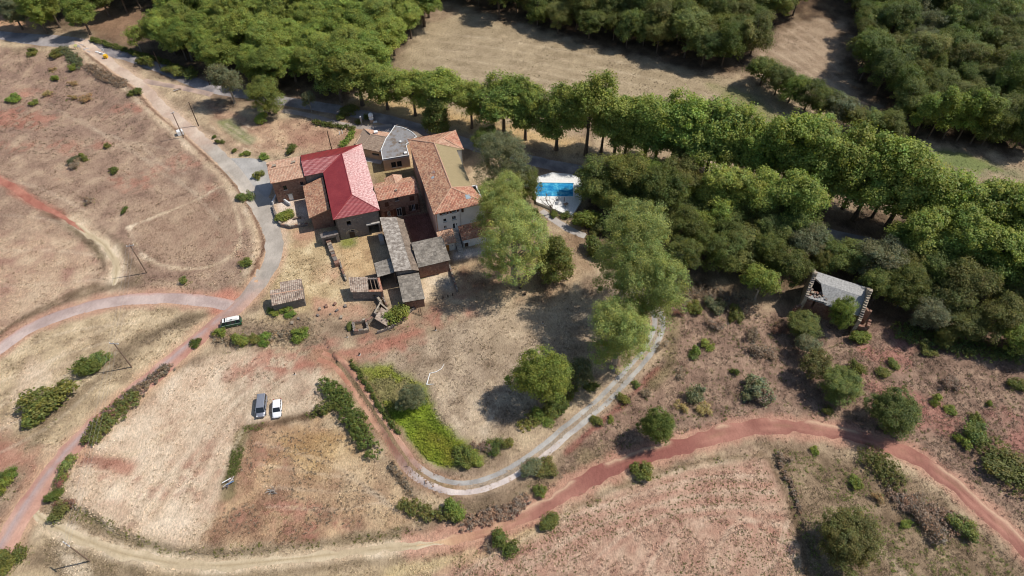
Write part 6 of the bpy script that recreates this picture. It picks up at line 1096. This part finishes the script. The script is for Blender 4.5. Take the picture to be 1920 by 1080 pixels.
def wheels(root, W, xs_, rad):
    for x in xs_:
        for sd in (-1, 1):
            M = MB(); M.tube([(x, sd*(W/2-.2), rad), (x, sd*(W/2-.015), rad)], rad, 18); o = local(M, 'wheel', RUBBER, root); M = MB(); M.tube([(x, sd*(W/2-.02), rad), (x, sd*(W/2+.005), rad)], rad*.6, 14); local(M, 'rim', METAL, o)
def vehicle(name, px, ang, label, cat):
    p = G(*px); o = empty(name, p, label, cat); o.rotation_euler = (0, 0, ang); return o
# front of each vehicle is local +x
def glasshouse(root, W, secs, paint, roofmat, ztop, zbelt, xf0, xf1, xr1, xr0, tum=.82):
    # xf0 windscreen foot, xf1 windscreen head, xr1 rear head, xr0 rear foot
    w0, w1 = W/2*.95, W/2*tum; M = MB()
    vs = [(xf0, -w0*.93, zbelt), (xf0, w0*.93, zbelt), (xf1, w1, ztop), (xf1, -w1, ztop), (xr0, -w0, zbelt), (xr0, w0, zbelt), (xr1, w1, ztop), (xr1, -w1, ztop)]
    M.add(vs, [(0, 1, 2, 3), (5, 4, 7, 6), (4, 0, 3, 7), (1, 5, 6, 2)]); local(M, 'glazing', GLASS, root)
    M = MB(); n = 6; rv = []
    for i in range(n+1):
        x = xf1+.04+(xr1-.04-xf1-.04)*i/n; dz = .05*math.sin(math.pi*i/n)
        for y, d in ((-w1-.02, -.06), (-w1*.85, .03+dz*.6), (0, .05+dz), (w1*.85, .03+dz*.6), (w1+.02, -.06)): rv.append((x, y, ztop+d))
    M.add(rv, [(i*5+k, i*5+k+1, (i+1)*5+k+1, (i+1)*5+k) for i in range(n) for k in range(4)]); M.add([(v[0], v[1], ztop-.08) for v in (rv[0], rv[4], rv[-1], rv[-5])], [(0, 1, 2, 3)]); local(M, 'roof', roofmat, root)
    for a, b in (((xf0, 1), (xf1, 1)), ((xr0, 1), (xr1, 1))):
        for sd in (-1, 1): M = MB(); M.tube([(a[0], sd*w0*.95, zbelt-.02), (b[0], sd*w1, ztop)], .05, 6); local(M, 'pillar', paint, root)
    for sd in (-1, 1):
        for t in secs: x0 = xf0+(xr0-xf0)*t; x1 = xf1+(xr1-xf1)*t; M = MB(); M.tube([(x0, sd*(w0+.005), zbelt-.02), (x1, sd*(w1+.005), ztop)], .045, 6); local(M, 'pillar', paint, root)
def lamps(root, L, W, zf, zr, s=.32):
    for sd in (-1, 1):
        M = MB(); M.box((L/2-.12, sd*(W/2-.3), zf), (.3, s, .2)); local(M, 'headlight', LAMP, root); M = MB(); M.box((-L/2+.06, sd*(W/2-.17), zr), (.16, .16, .45)); local(M, 'tail_light', REDL, root); M = MB(); M.box((L/2-L*.28, sd*(W/2+.12), zf+.38), (.14, .24, .16)); local(M, 'wing_mirror', root['paint'] if False else BLACKP, root)
wp = carpaint('white car paint', lin(238, 238, 238)); gp2 = carpaint('grey car paint', lin(150, 152, 160), .35); gr = carpaint('green van paint', lin(22, 92, 58)); cw = carpaint('cream van paint', lin(236, 234, 226))
L_, W_ = 4.3, 1.85; c = vehicle('white_car', (521, 769), math.radians(-80), 'white hatchback car parked right of the grey van', 'car')
loft([(-2.12, .45, .85, .8), (-1.95, .3, .98, .94), (-1.2, .24, 1.0, 1), (0, .24, .98, 1), (.9, .24, .98, 1), (1.5, .26, .9, .97), (1.95, .32, .78, .86), (2.15, .42, .66, .68)], W_, 'body', wp, c); glasshouse(c, W_, (.4, .68), wp, wp, 1.48, .95, 1.05, .25, -1.55, -1.95); wheels(c, W_, (1.32, -1.3), .32); lamps(c, L_, W_, .68, .85)
L_, W_ = 5.0, 1.95; c = vehicle('grey_van', (492, 765), math.radians(-82), 'grey passenger van with ribbed roof parked left of the white car', 'van')
loft([(-2.5, .4, 1.05, .9), (-2.4, .28, 1.12, .98), (-1.2, .26, 1.14, 1), (.6, .26, 1.12, 1), (1.5, .28, 1.06, .99), (2.1, .32, .92, .92), (2.42, .4, .8, .78), (2.5, .45, .7, .7)], W_, 'body', gp2, c); glasshouse(c, W_, (.3, .6), gp2, gp2, 1.92, 1.1, 1.72, 1.0, -2.3, -2.44, .84); wheels(c, W_, (1.6, -1.5), .34); lamps(c, L_, W_, .78, 1.2)
for k in range(6): M = MB(); M.box((-.65, -.62+.25*k, 2.0), (3.0, .045, .04)); local(M, 'roof_rib', METAL, c)
L_, W_ = 4.7, 1.9; c = vehicle('camper_van', (435, 608), math.radians(196), 'old green camper van with white roof beside the road', 'van')
loft([(-2.35, .4, 1.15, .9), (-2.25, .3, 1.25, .98), (-1, .28, 1.27, 1), (1.2, .28, 1.27, 1), (1.9, .3, 1.22, .97), (2.2, .36, 1.1, .9), (2.35, .42, .95, .8)], W_, 'body', gr, c); glasshouse(c, W_, (.22, .5, .76), gr, cw, 2.0, 1.3, 2.1, 1.6, -2.05, -2.28, .64); wheels(c, W_, (1.45, -1.25), .33); lamps(c, L_, W_, .85, .9)
M = MB(); M.box((-.6, 0, 2.12), (2.4, .98, .16)); M.box((-.6, 0, 2.24), (2.1, .85, .1)); local(M, 'pop_top', cw, c); M = MB(); M.box((1.05, 0, 2.1), (.22, 1.1, .1)); local(M, 'air_scoop', BLACKP, c); M = MB(); M.box((-.4, .45, 2.31), (.5, .14, .05)); local(M, 'roof_vent', BLACKP, c)
for sd in (-1, 1): M = MB(); M.box((0, sd*.955, 1.15), (4.0, .02, .07)); local(M, 'trim_strip', cw, c)
# ------------------------------------------------------------------ utility poles and wires
tops = {}
def pole(px, h, lab, arm=0, ang=0, key=None, mat=WOOD, r0=.16):
    p = G(*px); o = empty('utility_pole', p, lab, 'pole', 'utility poles'); M = MB(); M.tube([p-Vector((0, 0, .6)), p+Vector((0, 0, h*.5)), p+Vector((0, 0, h))], [r0, r0*.85, r0*.65], 8); M.build('shaft', mat, o); d = Vector((math.cos(ang), math.sin(ang), 0)); tp = p+Vector((0, 0, h-.25)); at_ = []
    if arm:
        M = MB(); M.box(tp, (arm, .14, .14), ang); M.build('crossarm', METAL, o)
        for k in (-1, 0, 1): q = tp+d*(arm*.46*k); MB().lathe(q+Vector((0, 0, .07)), [(.05, 0), (.1, .06), (.06, .12), (.1, .18), (.05, .3)], 8).build('insulator', FRAMEW, o); at_.append(q+Vector((0, 0, .34)))
    else: at_ = [tp]*3
    tops[key] = at_; return o
pole((275, 511), 9.8, 'wooden pole beside the pale path with a long shadow', 1.6, .3, 'a'); pole((247, 688), 9.0, 'pole with crossarm and insulators above the lower road', 2.0, -.1, 'b'); pole((168, 1052), 8.6, 'pole at the bottom left corner of the picture', 1.6, -.5, 'c')
pole((372, 235), 8.4, 'dark pole right of the upper road', 0, 0, 'd', WOODDARK); pole((346, 262), 8.8, 'pole beside the white tank left of the upper road', .8, .4, 'e'); pole((622, 280), 6.6, 'dark pole behind the red roof', 0, 0, 'f', WOODDARK); pole((303, 132), 7.0, 'slim dark pole on the strip between the two upper roads', 0, 0, 'g', WOODDARK, .11); pole((393, 158), 7.5, 'dark pole at the shaded edge of the top road', 0, 0, 'h', WOODDARK, .12)
WIRE = plain('wire', lin(150, 145, 140), .5, .05)
def wire(a, b, sag, lab):
    n = 14; o = MB().tube([a.lerp(b, i/n)-Vector((0, 0, sag*4*(i/n)*(1-i/n))) for i in range(n+1)], .014, 4).build('power_line', WIRE); tag(o, lab, 'wire', 'overhead power lines')
out = P(40, 1250); out.z = 8.5
for k in range(3):
    nm = ('left', 'middle', 'right')[k]; wire(tops['a'][k], tops['b'][k], .7, '%s overhead wire between the path pole and the lower road pole' % nm); wire(tops['b'][k], tops['c'][k], .8, '%s overhead wire between the lower road pole and the bottom left pole' % nm)
wire(tops['d'][0], tops['e'][1], .4, 'short overhead wire crossing the upper road')
# ------------------------------------------------------------------ small things
p = G(341, 256); o = empty('white_tank', p, 'white box-shaped tank at the foot of the upper pole', 'tank'); MB().box(p+Vector((0, 0, .75)), (1.7, 1.3, 1.3), .5).box(p+Vector((0, 0, 1.45)), (1.5, 1.1, .12), .5).build('shell', WHITE, o); MB().box(p+Vector((0, 0, .06)), (1.9, 1.5, .14), .5).build('pallet', WOOD, o); MB().lathe(p+Vector((.2, .1, 1.5)), [(.2, 0), (.2, .1), (.1, .14)], 10).build('cap', BLACKP, o)
YEL = plain('yellow plastic', lin(226, 178, 44), .5, .08, 2)
p = G(199, 108); o = empty('yellow_bin', p, 'yellow wheeled rubbish bin at the road fork', 'bin'); MB().prism([(p.x-.5, p.y-.45), (p.x+.5, p.y-.45), (p.x+.55, p.y+.5), (p.x-.55, p.y+.5)], p.z+.12, p.z+1.05).build('body', YEL, o); MB().box(p+Vector((0, 0, 1.12)), (1.2, 1.1, .12)).build('lid', YEL, o)
for sd in (-1, 1): MB().tube([p+Vector((sd*.4, -.5, .13)), p+Vector((sd*.48, -.5, .13))], .13, 10).build('wheel', RUBBER, o)
p = G(195, 100); o = empty('white_sign', p, 'white signpost with boards at the road fork', 'sign'); MB().tube([p, p+Vector((0, 0, 2.3))], .06).build('post', METAL, o); MB().box(p+Vector((0, -.08, 1.9)), (1.3, .06, .5), -.3).build('board', WHITE, o); MB().box(p+Vector((0, -.08, 1.3)), (1.1, .06, .4), -.3).build('board', WHITE, o)
for k in range(5):
    p = G(181+k*3.3, 97+k*1.2); MB_ = MB().prism([(p.x-.35, p.y-.25), (p.x+.35, p.y-.25), (p.x+.3, p.y+.25), (p.x-.3, p.y+.25)], p.z-.1, p.z+.4); o = MB_.build('kerb_block', WHITE); tag(o, '%s white block from the left marking the road fork' % ordn(k), 'block', 'white blocks at the road fork')
p = G(143, 96); o = empty('notice_board', p, 'tilted cream and yellow notice board on the upper left bank', 'sign'); MB().box(p+Vector((-.5, 0, 1.1)), (1.8, .08, 1.0), M=Matrix.Rotation(.3, 3, 'Z') @ Matrix.Rotation(-.7, 3, 'X')).build('board', plain('cream board', lin(220, 196, 160), .7, .1), o); MB().box(p+Vector((.7, .1, 1.3)), (.9, .08, .7), M=Matrix.Rotation(.2, 3, 'Z') @ Matrix.Rotation(-.6, 3, 'X')).build('board', plain('lime board', lin(214, 208, 130), .7, .1), o)
for x_ in (-1.1, .1, .9): MB().tube([p+Vector((x_, .1, -.2)), p+Vector((x_, .1, 1.1))], .05).build('post', WOODDARK, o)
p = G(697, 228); o = empty('statue', p, 'white draped sculpture on a stone base beyond the bungalow', 'statue'); MB().box(p+Vector((0, 0, .4)), (1.1, 1.0, .9), .3).build('plinth', RENDER_T, o); MB().lathe(p+Vector((0, 0, .85)), [(.55, 0), (.75, .4), (.6, .9), (.8, 1.4), (.75, 1.8), (.45, 2.15), (.1, 2.3)], 10).build('figure', WHITE, o); MB().box(p+Vector((1.1, -.3, .15)), (1.2, .7, .3), .2).build('slab', WHITE, o)
p = G(678, 232); o = empty('gate_pillar', p, 'grey gate pillar with white ball cap by the bungalow', 'pillar'); MB().box(p+Vector((0, 0, 1.1)), (.45, .45, 2.4), .3).build('shaft', CONC, o); MB().lathe(p+Vector((0, 0, 2.3)), [(.1, 0), (.28, .15), (.3, .3), (.2, .48), (.05, .55)], 10).build('cap', WHITE, o)
for i, (x, y, lab) in enumerate([(637, 252, 'left of two white garden posts beyond the red roof'), (642, 250, 'right of two white garden posts beyond the red roof')]): p = G(x, y); tag(MB().tube([p-Vector((0, 0, .2)), p+Vector((0, 0, 1.2))], [.16, .1], 8).build('garden_post', WHITE), lab, 'post', 'white garden posts')
# planks and fallen wood
def log(pts, r, name, mat, lab, cat): tag(MB().tube(pts, r, 6).build(name, mat), lab, cat)
w_ = [G(x, y)+Vector((0, 0, .14)) for x, y in ((833, 683), (828, 692), (818, 698), (806, 701), (803, 712), (800, 722))]; o = empty('fallen_branch', w_[0], 'bleached white fallen branch lying on the lawn', 'branch'); MB().tube(w_, [.04, .06, .08, .09, .1, .12], 6).build('limb', WHITE, o); MB().tube([w_[-1], G(814, 721)+Vector((0, 0, .12))], [.1, .05], 6).build('fork', WHITE, o)
p = G(430, 904); o = empty('timber_pile', p, 'pile of blue and white timber in the scrub strip', 'timber')
for k in range(9): MB().box(p+Vector((R.uniform(-.5, .5), R.uniform(-.7, .7), .12+.08*k)), (R.uniform(1.2, 2.4), .16, .08), 1.2+R.gauss(0, .35)).build('plank', [WOOD, CONC, WOOD, plain('blue board', lin(110, 140, 175), .7)][k % 4] if k < 8 else WHITE, o)
p = G(510, 922); o = empty('brushwood_pile', p, 'heap of pale cut branches in the brown field', 'branches')
for k in range(16): a_ = R.random()*6.28; d_ = Vector((math.cos(a_), math.sin(a_), .12))*R.uniform(.8, 1.7); c_ = p+Vector((R.uniform(-.7, .7), R.uniform(-.5, .5), .1+.04*k)); MB().tube([c_-d_*.5, c_+d_*.5], [.05, .03], 5).build('branch', CONC if k % 3 else TWIG, o)
for i, (x, y, h, lab) in enumerate([(817, 619, 1.3, 'small dark post on the lawn edge above the red strip'), (1018, 606, 1.0, 'small dark post under the huge pale plane'), (553, 702, .9, 'dark stump on the car park field'), (675, 670, 1.0, 'dark stake at the top of the rutted track'), (652, 634, .9, 'pale stake left of the pigsty'), (676, 668, .5, 'short stub beside the dark stake')]):
    p = G(x, y); o = empty('post', p, lab, 'post', 'small posts'); MB().tube([p-Vector((0, 0, .3)), p+Vector((0, 0, h))], [.12, .09], 7).build('shaft', WOODDARK, o); MB().lathe(p-Vector((0, 0, .1)), [(.25, 0), (.22, .18), (.12, .24)], 8).build('foot', CONC, o)
p = G(1022, 611); tag(MB().lathe(p, [(.25, 0), (.3, .15), (.2, .35), (.05, .4)], 9).build('stone', STONES[0].materials[0] if 0 in STONES else CONC), 'pale stone beside the post under the huge plane', 'stone')
for i, (x, y) in enumerate([(975, 540), (984, 552)]):
    p = G(x, y); o = empty('barrel', p, ('upper' if i == 0 else 'lower')+' of two cut log seats on the tree-shaded lawn', 'log', 'log seats'); MB().lathe(p, [(.3, -.1), (.34, .1), (.34, .5), (.31, .62)], 12).build('log', WOODDARK, o); MB().lathe(p+Vector((0, 0, .62)), [(.3, 0), (.28, .03)], 12).build('cut_face', WOOD, o)
for i, (x, y) in enumerate([(818, 562), (831, 559), (840, 557), (849, 554)]):
    p = G(x, y); o = empty('stake', p, '%s dark stake from the left along the yard edge' % ordn(i), 'stake', 'stakes along the yard edge'); MB().tube([p-Vector((0, 0, .2)), p+Vector((0, 0, .8))], [.14, .1], 6).build('shaft', WOODDARK, o)
p = G(558, 410); o = empty('garden_bench', p, 'low wooden bench in the small garden by the road', 'bench'); MB().box(p+Vector((0, 0, .45)), (2.0, .5, .08), .25).build('seat', WOOD, o)
for sd in (-1, 1): MB().box(p+Vector((sd*.8, sd*.2, .2)), (.1, .45, .42), .25).build('leg', WOODDARK, o)
p = G(333, 168); o = empty('timber_pile', p, 'small pile of planks on the strip between upper road and spur', 'timber')
for k in range(4): MB().box(p+Vector((R.uniform(-.3, .3), R.uniform(-.2, .2), .1+.09*k)), (2.2, .22, .08), .6+R.gauss(0, .2)).build('plank', WOOD if k % 2 else CONC, o)
for i, (x, y) in enumerate([(600, 580), (620, 590), (612, 575), (632, 583), (640, 596), (596, 592), (628, 571), (560, 598), (548, 606), (648, 575)]):
    p = G(x, y); o = link('rubble_block', stone_mesh(i % 8), None, p+Vector((0, 0, .2))); s_ = R.uniform(.5, 1.0); o.scale = (s_, s_*.7, s_*.6); o.rotation_euler = (0, 0, R.random()*3); tag(o, 'loose stone block in the rubble between small barn and ruined shed', 'stone', 'rubble between the small barn and ruined shed')
